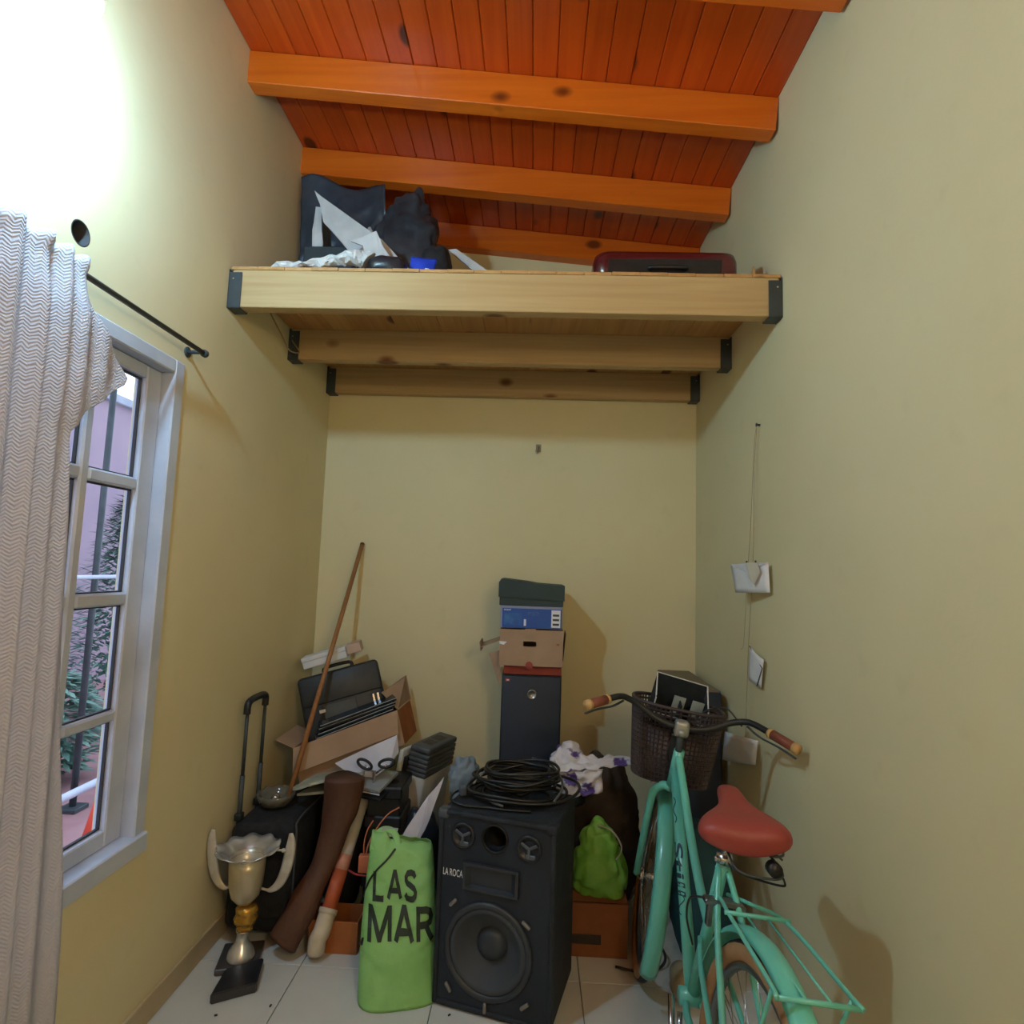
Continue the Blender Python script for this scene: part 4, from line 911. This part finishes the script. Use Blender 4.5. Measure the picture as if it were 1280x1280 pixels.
def stack():
    # red box
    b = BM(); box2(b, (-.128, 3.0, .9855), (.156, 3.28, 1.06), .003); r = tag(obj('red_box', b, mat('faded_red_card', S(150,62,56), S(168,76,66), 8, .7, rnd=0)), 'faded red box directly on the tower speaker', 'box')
    b = BM(); box2(b, (-.132, 2.995, 1.045), (.160, 3.285, 1.0605), .002); part('lid_rim', b, mat('faded_red_card', S(150,62,56)), r)
    # kraft box with open flaps
    x0, x1, y0, y1, z0, z1 = -.150, .158, 2.955, 3.27, 1.0615, 1.208
    t = thing('kraft_box', 'open kraft box with handle slot and loose flaps in the box stack', 'box', (0, 3.1, z0))
    th = .004; b = BM()
    # front sheet with a hand slot, hanging a little below the red box lid
    zf = 1.035
    xs = [x0, -.035, .028, x1]; zs = [zf, 1.128, 1.153, z1]
    for i in range(3):
        for j in range(3):
            if i == 1 and j == 1: continue
            box2(b, (xs[i], y0-.006, zs[j]), (xs[i+1], y0-.002, zs[j+1]))
    bmesh.ops.remove_doubles(b, verts=b.verts[:], dist=1e-5); part('front_panel', b, M_CARD, t)
    b = BM(); box2(b, (-.028, y0-.0075, z1-.020), (.025, y0-.0062, z1+.006), .001); part('tuck_tab', b, M_CARD, t)
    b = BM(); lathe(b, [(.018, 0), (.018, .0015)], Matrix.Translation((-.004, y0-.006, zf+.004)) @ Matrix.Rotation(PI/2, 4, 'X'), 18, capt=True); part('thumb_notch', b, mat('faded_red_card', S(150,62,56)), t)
    for a, c in (((x0, y0, z0), (x0+th, y1, z1)), ((x1-th, y0, z0), (x1, y1, z1))): b = BM(); box2(b, a, c); part('side_panel', b, M_CARD, t)
    b = BM(); box2(b, (x0+th, y1-th, z0), (x1-th, y1, z1)); part('back_panel', b, M_CARD, t)
    b = BM(); box2(b, (x0+th, y0, z0), (x1-th, y1-th, z0+th)); part('bottom_panel', b, M_CARD, t)
    b = BM(); box2(b, (x0+th, y0, z1-th), (x1-th, y1-th, z1)); part('top_panel', b, M_CARD, t)
    b = BM(); prism(b, [(x0, y0+.01, 1.150), (x0, y0+.20, 1.150), (-.245, y0+.19, 1.115), (-.245, y0+.02, 1.110)], (0, 0, .004)); fl = part('side_flap', b, M_CARD, t)
    b = BM(); prism(b, [(-.245, y0+.02, 1.095), (-.245, y0+.19, 1.10), (-.252, y0+.18, 1.14), (-.252, y0+.02, 1.138)], (.004, 0, 0)); part('flap_lip', b, M_CARD, fl)
    b = BM(); prism(b, [(x0, y0+.05, 1.10), (-.205, y0+.06, 1.08), (-.150, y0+.07, .93), (-.142, y0+.06, .94)], (0, .004, 0)); part('hanging_flap', b, M_CARD, t)
    b = BM(); prism(b, [(x0-.0005, y0-.008, 1.150), (x0+.035, y0-.008, 1.148), (x0+.02, y0-.008, 1.133), (x0-.0005, y0-.008, 1.138)], (0, .0015, 0)); part('pale_slot_tab', b, M_WHITE, t)
    b = BM(); box2(b, (x1-.032, y0-.0075, 1.138), (x1-.018, y0-.0062, 1.146)); part('slot', b, M_CARDBROWN, t)
    b = BM(); prism(b, [(x1+.001, y0+.02, z0), (x1+.001, y0+.12, z0), (x1+.012, y0+.12, 1.20), (x1+.012, y0+.03, 1.19)], (.003, 0, 0)); part('side_flap', b, mat('dark_print_card', S(60,50,48)), t)
    # blue printed console box
    x0, x1, y0, y1, z0, z1 = -.152, .150, 2.955, 3.28, 1.2145, 1.322
    t = thing('blue_printed_box', 'blue printed box with white barcode label in the box stack', 'box', (0, 3.1, z0))
    b = BM(); box2(b, (x0, y0, z0), (x1, y1, z1), .002); bo = part('carton', b, mat('grey_lilac_card', S(136,142,170), None, rough=.6), t)
    b = BM(); box2(b, (x0+.010, y0-.001, z0+.002), (x1-.002, y0+.0005, z1-.012)); part('blue_front', b, mat('blue_print', S(16,70,150), S(22,84,170), 5, .35), t)
    b = BM(); box2(b, (x1-.052, y0-.0018, z0+.008), (x1-.008, y0-.0009, z1-.016)); lb = part('white_label', b, M_WHITE, t)
    for k in range(3):
        b = BM(); box2(b, (x1-.045, y0-.0024, z0+.018+.022*k), (x1-.014, y0-.0017, z0+.028+.022*k)); part('barcode', b, mat('print_dark', S(60,64,70)), lb)
    b = BM(); box2(b, (x0+.018, y0-.0016, z0+.016), (x0+.105, y0-.0009, z0+.072)); part('pale_blue_panel', b, mat('pale_blue_print', S(52,108,176), S(30,84,160), 30, .35), t)
    b = BM(); box2(b, (x0+.116, y0-.0018, z0+.012), (x0+.127, y0-.0009, z0+.044)); part('white_mark', b, M_WHITE, t)
    for s_, xx, zz, wd, ht in (('SONY', x0+.018, z1-.024, .035, .008), ('PS2', x0+.135, z1-.045, .055, .018)):
        tb = text_bm(s_, 1, .01); xs = [v.co.x for v in tb.verts]; zs = [v.co.y for v in tb.verts]; xa, xb, za, zb = min(xs), max(xs), min(zs), max(zs)
        for v in tb.verts: v.co = Vector((xx+wd*(v.co.x-xa)/(xb-xa), y0-.0018, zz+ht*(v.co.y-za)/(zb-za)))
        part('lettering', tb, M_WHITE if s_ == 'SONY' else mat('pale_blue_print', S(52,108,176)), t)
    # dark green shoe box with crooked lid
    t = thing('dark_green_shoebox', 'dark green shoebox with dented lid, topmost of the box stack', 'box', (0, 3.1, 1.3225))
    Mg = mat('dark_green_card', S(30,50,52), S(36,58,60), 6, .6)
    M = Matrix.Translation((0, 3.11, 1.3225)) @ Matrix.Rotation(-.012, 4, 'Z')
    b = BM(); box2(b, (-.157, -.155, 0), (.155, .15, .098), .003, 1, M); part('tray', b, Mg, t)
    b = BM(); prism(b, [M @ Vector(p) for p in ((-.162, -.162, .040), (.162, -.162, .030), (.162, -.162, .104), (.03, -.162, .110), (-.02, -.162, .118), (-.150, -.162, .130), (-.162, -.162, .112))], (0, .318, 0)); part('lid', b, Mg, t)
stack()

# ------------------------------------------------------------------ bags and carton right of the loudspeaker
def white_bag():
    t = thing('white_plastic_bag', 'crumpled white plastic bag with purple print behind the loudspeaker', 'bag', (.23, 2.70, .50))
    Mw = mat('white_purple_film', S(84,62,132), S(208,204,212), 9, .4, .25, 30, lo=.41, hi=.44)
    b = blob((.185, 2.70, .655), (.105, .085, .105), 52, .5, 9, 72, 48, top=.55); crumple(b, .012, 26, 3); part('bag_body', b, Mw, t, True)
    def rim(u, v):
        w_ = 1-.75*u
        return Vector((.12+.32*u, 2.60+.06*v+.012*math.sin(9*u), .675+.030*u+.055*w_*(v-.3)+.016*noise.noise(Vector((u*9, v*5, 1)))))
    b = BM(); grid(b, rim, 44, 12); crumple(b, .010, 24, 9); o = part('bag_rim', b, Mw, t, True); solid(o, .003)
    b = BM(); grid(b, lambda u, v: Vector((.165+.15*u, 2.595+.03*noise.noise(Vector((u*4, v*4, 4))), .665-.125*v*(1-.3*u)+.02*u)), 26, 26); crumple(b, .018, 20, 6); o = part('bag_fold', b, Mw, t, True); solid(o, .003)
white_bag()
b = blob((.315, 2.84, .32), (.195, .11, .32), 55, .3, 6, 60, 40, flatz=.001); tag(obj('brown_black_sack', b, mat('dark_brown_sack', S(44,34,26), S(60,46,36), 8, .7, .2), None, True), 'dark brown sack slumped under the white plastic bag', 'bag')
b = blob((.17, 2.72, .54), (.10, .08, .055), 58, .3, 10, 26, 14); tag(obj('black_pouch', b, M_DARKBAG, None, True), 'small black pouch directly below the white plastic bag', 'bag')
def green_sack():
    t = thing('green_shopping_bag', 'lime green shopping bag with pale cord on the brown carton', 'bag', (.32, 2.60, .20))
    b = blob((.300, 2.60, .315), (.130, .085, .172), 61, .42, 8, 72, 48, top=.40, flatz=.203); crumple(b, .010, 24, 5); part('bag_body', b, mat('green_bag_film', S(104,166,62), S(124,184,78), 7, .45, .2, 30), t, True)
    b = BM(); tube(b, smoothpath([(.30, 2.55, .475), (.35, 2.53, .465), (.385, 2.52, .42), (.385, 2.515, .385), (.365, 2.515, .36)], 6), .006, 8, flat=.5); part('cord_handle', b, mat('pale_cord', S(160,156,140)), t, True)
green_sack()
t = carton('brown_carton', 'brown cardboard carton on the floor under the green shopping bag', (.185, 2.50, .0005), (.415, 2.72, .205), mat('shaded_brown_cardboard', S(126,76,42), S(142,88,52), 8, .8, .08, 60))  # brown darkened to put the shade on this carton into its colour
b = BM(); box2(b, (.185, 2.50, .2008), (.415, 2.72, .2048)); part('top_flap', b, mat('shaded_brown_cardboard', S(126,76,42)), t)
b = BM(); box2(b, (.180, 2.494, .05), (.31, 2.4995, .085), .002); part('dark_tape', b, mat('dark_tape', S(40,28,22), None, rough=.4), t)
b = blob((.47, 2.93, .14), (.06, .08, .14), 64, .3, 12, 24, 18, flatz=.001); tag(obj('grey_wrapping', b, mat('grey_wrapping', S(128,124,116), S(150,146,136), 12, .4, .3), None, True), 'crumpled grey wrapping heaped behind the front wheel', 'plastic')
b = blob((.59, 2.31, .055), (.055, .07, .055), 66, .25, 9, 26, 18, flatz=.001); tag(obj('beige_cloth', b, mat('beige_cloth', S(150,136,112), S(170,156,130), 8, .85, .15), None, True), 'beige cloth heaped on the floor beyond the pedals', 'cloth')
b = blob((.70, 2.52, .26), (.12, .12, .27), 68, .15, 6, 30, 22, flatz=.001); tag(obj('teal_bag', b, mat('dark_teal_cloth', S(16,62,76), S(24,76,90), 7, .7, .2), None, True), 'dark teal bag standing behind the bicycle frame', 'bag')
b = BM(); tube(b, smoothpath([(.36, 2.44, .008), (.44, 2.42, .008), (.52, 2.44, .008), (.555, 2.47, .03), (.54, 2.52, .055), (.50, 2.53, .06)], 6), .005, 6); tag(obj('black_wire', b, M_BLACK, None, True), 'black wire curling on the floor by the front wheel', 'wire')
# ------------------------------------------------------------------ turquoise bicycle leaning on the right wall
def bicycle():
    TH, PH = -.036, .105
    fw = Vector((math.sin(TH), math.cos(TH), 0)); rt = Vector((math.cos(TH), -math.sin(TH), 0)); up = Vector((0, 0, 1))
    U = up*math.cos(PH)+rt*math.sin(PH); Nn = rt*math.cos(PH)-up*math.sin(PH)
    t = thing('bicycle', 'turquoise step-through bicycle with basket leaning against the right wall', 'bicycle')
    m = Matrix((Nn, fw, U)).transposed().to_4x4(); m.translation = Vector((.474, 1.398, .0)); t.matrix_basis = m
    Mt = mat('turquoise_enamel', S(98,190,176), S(106,198,184), 5, .3, coat=.3); Mtan = mat('tan_rubber', S(176,132,92), S(160,118,82), 14, .8); Mblk = mat('black_rubber', S(26,26,28), None, rough=.8)
    Mred = mat('red_brown_vinyl', S(138,56,52), S(150,66,60), 6, .5, .08, 50); Mgr = mat('grip_brown', S(122,66,52), S(138,78,60), 9, .55, .1); Mgt = mat('grip_tan', S(196,158,104), None, rough=.6)
    Mbasket = mat('dark_purple_plastic', S(52,44,48), S(64,56,60), 12, .5)
    def P(name, b, mm, par=t, sm=True, label=None): return part(name, b, mm, par, sm, label, world=False)
    R = .335
    BB = (0, .445, .305); SC = (0, .314, .746); HT = Vector((0, .802, .874)); CR = Vector((0, .849, .752)); FA = Vector((0, 1.065, R)); CL = Vector((0, .806, .962))
    ax = (CL-CR).normalized()
    ST = Matrix.Translation(CR) @ Matrix.Rotation(-.17, 4, ax) @ Matrix.Translation(-CR)     # bars and fork turned to the right
    I = Matrix.Identity(4)
    def wheel(c, M):
        c = Vector(c); T = M @ Matrix.Translation(c) @ Matrix.Rotation(PI/2, 4, 'Y')
        b = BM()
        def tor(b, Rm, rr, n=48, k=12, fl=1):
            pr = [(Rm+rr*math.cos(2*PI*q/k), fl*rr*math.sin(2*PI*q/k)) for q in range(k)]
            rg = [[b.verts.new(T @ Vector((r*math.cos(2*PI*i/n), r*math.sin(2*PI*i/n), z))) for r, z in pr] for i in range(n)]
            for i in range(n):
                A, B = rg[i], rg[(i+1) % n]
                for j in range(k): b.faces.new((A[j], A[(j+1) % k], B[(j+1) % k], B[j]))
        tor(b, R-.0235, .0225); wh = P('wheel', b, Mtan, t, True, 'tan-walled tyre')
        b = BM(); tor(b, R-.0115, .0122, fl=1.35); P('tread', b, Mblk, wh)
        b = BM(); tor(b, R-.052, .010, fl=1.2); P('rim', b, mat('grey_alloy', S(120,126,130), None, rough=.35, metal=.8), wh)
        b = BM(); lathe(b, [(.012, -.05), (.03, -.03), (.014, -.025), (.014, .025), (.03, .03), (.012, .05)], T, 14, capt=True); P('hub', b, M_CHROME, wh)
        for k in range(28):
            a = 2*PI*k/28; s = 1 if k % 2 else -1; a2 = a+(.35 if (k//2) % 2 else -.35)
            b = BM(); tube(b, [T @ Vector((.026*math.cos(a2), .026*math.sin(a2), .028*s)), T @ Vector(((R-.06)*math.cos(a), (R-.06)*math.sin(a), 0))], .0011, 5); P('spoke', b, M_CHROME, wh)
        return wh
    wheel((0, 0, R), I); wheel(FA, ST)
    def fender(c, M, a0, a1, name='fender'):
        c = Vector(c); b = BM(); n = 36
        def f(u, v):
            a = a0+(a1-a0)*u; q = (v-.5)*2; w_ = .029; rr = R+.030-.014*q*q - .004*(abs(q) > .9)
            return M @ (c+Vector((q*w_, rr*math.cos(a), rr*math.sin(a))))
        grid(b, f, n, 8); o = P(name, b, Mt); solid(o, .0025); return o
    fender((0, 0, R), I, math.radians(215), math.radians(12), 'rear_fender')
    fender(FA, ST, math.radians(212), math.radians(55), 'front_fender')
    # frame
    fr = BM()
    tube(fr, [HT+Vector((0, -.0, .012)), CR], .019, 14); head = P('head_tube', fr, Mt)
    b = BM(); tube(b, [(0, .822, .815), BB], .019, 14); dn = P('down_tube', b, Mt)
    b = BM(); tube(b, smoothpath([(0, .806, .868), (0, .70, .775), (0, .58, .672), (0, .46, .585), (0, .374, .54)], 7), .0135, 12); P('top_tube', b, Mt)
    b = BM(); tube(b, [SC, BB], .0165, 14); P('seat_tube', b, Mt)
    b = BM(); tube(b, [(-.036, .445, .305), (.036, .445, .305)], .024, 14); P('bottom_bracket', b, Mt)
    for s in (-1, 1):
        b = BM(); tube(b, smoothpath([(s*.012, .318, .72), (s*.035, .22, .60), (s*.056, .02, R+.02), (s*.058, 0, R)], 5), .0085, 10); P('seat_stay', b, Mt)
        b = BM(); tube(b, smoothpath([(s*.022, .43, .30), (s*.040, .33, .305), (s*.056, .05, R), (s*.058, 0, R)], 5), .010, 10); P('chain_stay', b, Mt)
        b = BM(); tube(b, smoothpath([(s*.016, .385, .50), (s*.034, .30, .455), (s*.055, .05, R+.01), (s*.058, 0, R)], 5), .0075, 10); P('mid_stay', b, Mt)
        # fork blade: out from the crown, then down to the axle
        b = BM(); pts = smoothpath([(0, .850, .742), (s*.030, .868, .738), (s*.054, .895, .700), (s*.058, .925, .62), (s*.058, .99, .45), (s*.055, 1.045, R+.02), (s*.055, 1.065, R)], 6); tube(b, pts, [.0165-.006*k/len(pts) for k in range(len(pts))], 10, M=ST); P('fork_blade', b, Mt)
    # lettering on the left flank of the down tube
    d = (Vector(BB)-Vector((0, .822, .815))).normalized(); side = Vector((-1, 0, 0)); nrm = side
    perp = side.cross(d).normalized()
    def on_tube(sx, h, rad=.0202):
        base = Vector((0, .822, .815))+d*sx; a = h/rad+.55
        return base + (side*math.cos(a)+perp*math.sin(a))*rad
    tb = text_bm('Still', 1, .018); bmesh.ops.triangulate(tb, faces=tb.faces[:]); [bmesh.ops.subdivide_edges(tb, edges=[e for e in tb.edges if e.calc_length() > .08], cuts=1) for q in range(3)]; xs = [v.co.x for v in tb.verts]; zs = [v.co.y for v in tb.verts]; xa, xb, za, zb = min(xs), max(xs), min(zs), max(zs)
    for v in tb.verts:
        u = (v.co.x-xa)/(xb-xa); h = (v.co.y-za)/(zb-za); v.co = on_tube(.235+.150*u+.010*h, .034*(h-.45))
    lt = P('lettering', tb, mat('navy_print', S(30,66,84)), dn, False, 'dark script lettering on the tube')
    b = BM(); tube(b, [on_tube(.385+.055*k/16, .014*math.sin(k/16*2*PI)-.001, .020) for k in range(17)], .0013, 5); P('swash', b, mat('navy_print', S(30,66,84)), dn)
    b = BM(); tube(b, [on_tube(.10+.08*k/10, .006*math.sin(k/10*PI*3), .020) for k in range(11)], .0016, 5); P('emblem_stroke', b, mat('navy_print', S(30,66,84)), dn)
    # seat post and saddle
    b = BM(); tube(b, [SC, (0, .288, .822)], .0125, 12); P('seat_post', b, M_CHROME)
    b = BM(); lathe(b, [(.021, -.012), (.021, .012)], Matrix.Translation(SC), 14, capt=True); bx(b, (-.02, .305, .746), (.02, .012, .014), bev=.003); P('seat_clamp', b, M_CHROME)
    b = BM(); rings = []
    prof = [(.155, .010, .0), (.150, .022, .012), (.135, .030, .020), (.10, .033, .026), (.06, .036, .030), (.02, .044, .034), (-.015, .066, .038), (-.05, .096, .042), (-.085, .112, .044), (-.115, .112, .042), (-.135, .098, .034), (-.146, .07, .020), (-.150, .035, .006)]
    SB = Vector((0, .262, .880)); SR = Matrix.Translation(SB) @ Matrix.Rotation(-.16, 4, 'Z') @ Matrix.Rotation(.20, 4, 'X') @ Matrix.Rotation(-.10, 4, 'Y') @ Matrix.Translation(-SB)
    for s, hw, th in prof:
        ring = []
        for k in range(24):
            a = 2*PI*k/24; c, sn = math.cos(a), math.sin(a)
            x = hw*math.copysign(abs(c)**.75, c); z = (th if sn > 0 else .022+.012*(s < 0))*math.copysign(abs(sn)**.8, sn)
            lift = .018*max(0, -s-.03)/.12 - .012*max(0, s-.05)/.1
            ring.append(SR @ (SB+Vector((x, s, z+lift - .010*math.exp(-(x/.02)**2)*(sn > 0)*(s < .05)))))
        rings.append(ring)
    loft(b, rings); sd = P('saddle', b, Mred); subsurf(sd, 1)
    for s in (-1, 1):
        b = BM(); pts = [(s*.062+.020*math.cos(k*.55), .165+.020*math.sin(k*.55), .822+.0016*k) for k in range(22)]; tube(b, pts, .003, 6); P('saddle_spring', b, M_STEEL, sd)
    b = BM(); tube(b, smoothpath([(-.05, .17, .82), (-.04, .12, .80), (.03, .115, .795), (.07, .13, .80), (.06, .18, .82), (.02, .30, .83), (-.02, .30, .83), (-.05, .2, .822)], 5, True), .003, 6, True); P('saddle_rail', b, M_STEEL, sd)
    b = BM(); lathe(b, [(.017, -.012), (.017, .012)], Matrix.Translation((.045, .125, .815)) @ Matrix.Rotation(PI/2, 4, 'X'), 14, capt=True); P('reflector', b, M_BLACK, sd)
    b = BM(); tube(b, smoothpath([(0, .31, .74), (.03, .26, .735), (.09, .18, .755), (.095, .17, .77), (.07, .16, .80)], 6), .0028, 6); P('cable', b, M_BLACK)
    # stem and bars
    b = BM(); tube(b, [ST @ (HT+Vector((0, 0, .005))), ST @ CL], .0125, 12); P('stem', b, M_STEEL)
    b = BM(); bx(b, CL, (.052, .050, .058), bev=.014, seg=3, M=ST); bmesh.ops.create_uvsphere(b, u_segments=12, v_segments=8, radius=.014, matrix=ST @ Matrix.Translation(CL+Vector((0, -.022, -.012)))); P('stem_clamp', b, mat('pale_alloy', S(160,164,160), None, rough=.4, metal=.6))
    bar = [(0, 0, .004), (.05, .002, .006), (.10, .006, .020), (.15, .010, .045), (.19, .004, .062), (.225, -.018, .070), (.27, -.075, .062), (.335, -.165, .045)]
    full = [CL+Vector((-x, y, z)) for x, y, z in reversed(bar)] + [CL+Vector(p) for p in bar[1:]]
    b = BM(); tube(b, smoothpath(full, 6), .011, 12, M=ST); hb = P('handlebar', b, M_BLACK)
    for s in (-1, 1):
        e1 = CL+Vector((s*.335, -.165, .045)); e0 = CL+Vector((s*.27, -.075, .062)); e0 = e0 + (e1-e0)*.0; dd = e1-e0
        b = BM(); tube(b, [e0+dd*.12, e0+dd*.92], .0165, 12, M=ST); P('grip', b, Mgr, hb)
        for k0, k1 in ((.02, .14), (.90, 1.06)):
            b = BM(); tube(b, [e0+dd*k0, e0+dd*k1], .0175, 12, M=ST); P('grip_end', b, Mgt, hb)
        b = BM(); tube(b, smoothpath([CL+Vector((s*.215, -.01, .055)), CL+Vector((s*.25, -.045, .035)), CL+Vector((s*.30, -.10, .025)), CL+Vector((s*.34, -.15, .012))], 5), .0055, 8, flat=.6, M=ST); P('brake_lever', b, M_STEEL, hb)
    b = BM(); tube(b, smoothpath([ST @ (CL+Vector(p)) for p in ((.20, .0, .05), (.15, .06, .09), (.08, .07, .06), (.02, .06, -.03), (0, .05, -.12))], 6), .0028, 6); P('brake_cable', b, M_BLACK)
    # basket: a lattice bucket in front of the bars
    b = BM(); z0, z1 = .745, 1.012; yc = .985
    def ring_pt(u, v):
        a = 2*PI*u; k = .80+.20*v; c, s = math.cos(a), math.sin(a); e = .72
        return Vector((.170*k*math.copysign(abs(c)**e, c), yc+.02*(1-v)*-1+.122*k*math.copysign(abs(s)**e, s), z0+(z1-z0)*v))
    NU, NVV = 60, 16
    V = [[b.verts.new(ST @ ring_pt(i/NU, j/NVV)) for i in range(NU)] for j in range(NVV+1)]
    for j in range(NVV):
        for i in range(NU): b.faces.new((V[j][i], V[j][(i+1) % NU], V[j+1][(i+1) % NU], V[j+1][i]))
    bk = P('basket', b, Mbasket, t, False, 'dark perforated plastic basket')
    md = bk.modifiers.new('lattice', 'WIREFRAME'); md.thickness = .0112; md.use_even_offset = False
    b = BM(); loft(b, [[ST @ (ring_pt(i/48, 0)+Vector((0, 0, dz))) for i in range(48)] for dz in (-.003, .003)]); P('basket_floor', b, Mbasket, bk)
    b = BM(); tube(b, [ST @ ring_pt(i/60, 1) for i in range(60)], .0065, 8, True); P('basket_rim', b, Mbasket, bk)
    b = BM(); loft(b, [[ST @ (Vector((0, yc, 0))+(ring_pt(i/48, v)-Vector((0, yc, 0)))*1) for i in range(48)] for v in (0, .72)], False); o = P('basket_skirt', b, Mbasket, bk); solid(o, .002)
    b = BM(); bx(b, (0, .845, .93), (.06, .06, .012), bev=.003, M=ST); bx(b, (0, .865, .88), (.05, .012, .10), bev=.003, M=ST); P('basket_bracket', b, M_BLACK, bk)
    # rack
    rz = .685; ro = .030
    for s in (-1, 1):
        b = BM(); tube(b, smoothpath([(s*.018, .315, .655), (s*.040+ro*.5, .24, .672), (s*.070+ro, .15, rz), (s*.080+ro, -.10, rz+.005), (s*.085+ro, -.14, rz+.005)], 5), .005, 8); P('rack_rail', b, Mt)
        b = BM(); tube(b, smoothpath([(s*.080+ro, -.11, rz), (s*.072+ro*.5, -.07, .54), (s*.060, 0, R+.01)], 4), .0045, 8); P('rack_strut', b, Mt)
    for s in (-.025, .025):
        b = BM(); tube(b, [(s+ro, .16, rz), (s+ro, -.135, rz+.005)], .003, 6); P('rack_wire', b, Mt)
    for y, w_ in ((.155, .080), (-.135, .086)):
        b = BM(); tube(b, [(ro-w_, y, rz+.002), (ro+w_, y, rz+.002)], .0055, 8); P('rack_crossbar', b, Mt)
    # rear brake calliper, chain guard, crank, pedals, kickstand
    b = BM(); bx(b, (-.01, .27, .655), (.10, .03, .014), bev=.003); bx(b, (-.045, .265, .625), (.014, .02, .06), bev=.003); bx(b, (.04, .265, .625), (.014, .02, .06), bev=.003); P('brake_calliper', b, mat('grey_alloy', S(120,126,130)), t, False)
    b = BM(); tube(b, smoothpath([(-.06, .27, .66), (-.085, .30, .64), (-.075, .34, .57), (-.03, .40, .47)], 5), .003, 6); P('brake_cable', b, M_BLACK)
    b = BM(); tube(b, [(.052, .445+.08*math.cos(a), .305+.08*math.sin(a)) for a in (2*PI*k/28 for k in range(28))], .005, 6, True); lathe(b, [(.075, 0), (.075, .003)], Matrix.Translation((.050, .445, .305)) @ Matrix.Rotation(PI/2, 4, 'Y'), 24, capt=True); P('chainring', b, M_STEEL)
    for s, a in ((-1, -2.2), (1, .94)):
        ex = Vector((s*.066, .445+.155*math.cos(a), .305+.155*math.sin(a)))
        b = BM(); tube(b, [(s*.060, .445, .305), ex], .009, 10); P('crank_arm', b, M_CHROME)
        b = BM(); bx(b, ex+Vector((s*.05, 0, 0)), (.085, .075, .022), bev=.005); P('pedal', b, M_BLACK)
    b = BM(); tube(b, smoothpath([(-.045, .40, .29), (-.06, .34, .20), (-.09, .30, .06), (-.10, .31, .035)], 4), .007, 8); P('kickstand', b, M_CHROME)
    return t, m, ST
bike, BIKE_M, BIKE_ST = bicycle()

# organiser pouch standing in the basket
def organiser():
    M = BIKE_M @ BIKE_ST @ Matrix.Translation((-.005, .975, .980)) @ Matrix.Rotation(.06, 4, 'Z') @ Matrix.Rotation(.10, 4, 'Y') @ Matrix.Rotation(.25, 4, 'X')
    t = thing('fabric_organiser', 'black fabric organiser with white piping standing in the bicycle basket', 'organiser', M.translation)
    Mf = mat('black_felt', S(22,30,34), S(30,40,44), 20, .9, .2, 120); x, y, h, th = .098, .060, .115, .004
    for nm, a, c in (('front_panel', (-x, -y, -.16), (x, -y+th, h*.05)), ('back_panel', (-x, y-th, -.16), (x, y, h)), ('side_panel', (-x, -y, -.16), (-x+th, y, h*.6)), ('side_panel', (x-th, -y, -.16), (x, y, h*.6)), ('divider', (-.002, -y, -.16), (.002, y, h*.5)), ('base_panel', (-x, -y, -.165), (x, y, -.16))):
        b = BM(); box2(b, a, c, 0, 1, M); part(nm, b, Mf, t)
    Mp = mat('white_piping', S(206,208,210)); Mg = mat('clear_pocket', S(128,140,142), S(160,170,170), 12, .3)
    for pts in ([(-x, -y, h*.05), (x, -y, h*.05)], [(-x, y, h), (x, y, h)], [(-x, -y, -.1), (-x, -y, h*.55), (-x, y, h)], [(x, -y, -.1), (x, -y, h*.55), (x, y, h)], [(-x, -y-.003, -.02), (x, -y-.003, -.03)]):
        b = BM(); tube(b, [M @ Vector(p) for p in pts], .0026, 6); part('piping', b, Mp, t)
    for xa in (-.025, .045):
        b = BM(); box2(b, (xa, -y+.05, -h*.1), (xa+.045, -y+.054, h*.62), .001, 1, M); part('pocket', b, Mg, t)
organiser()
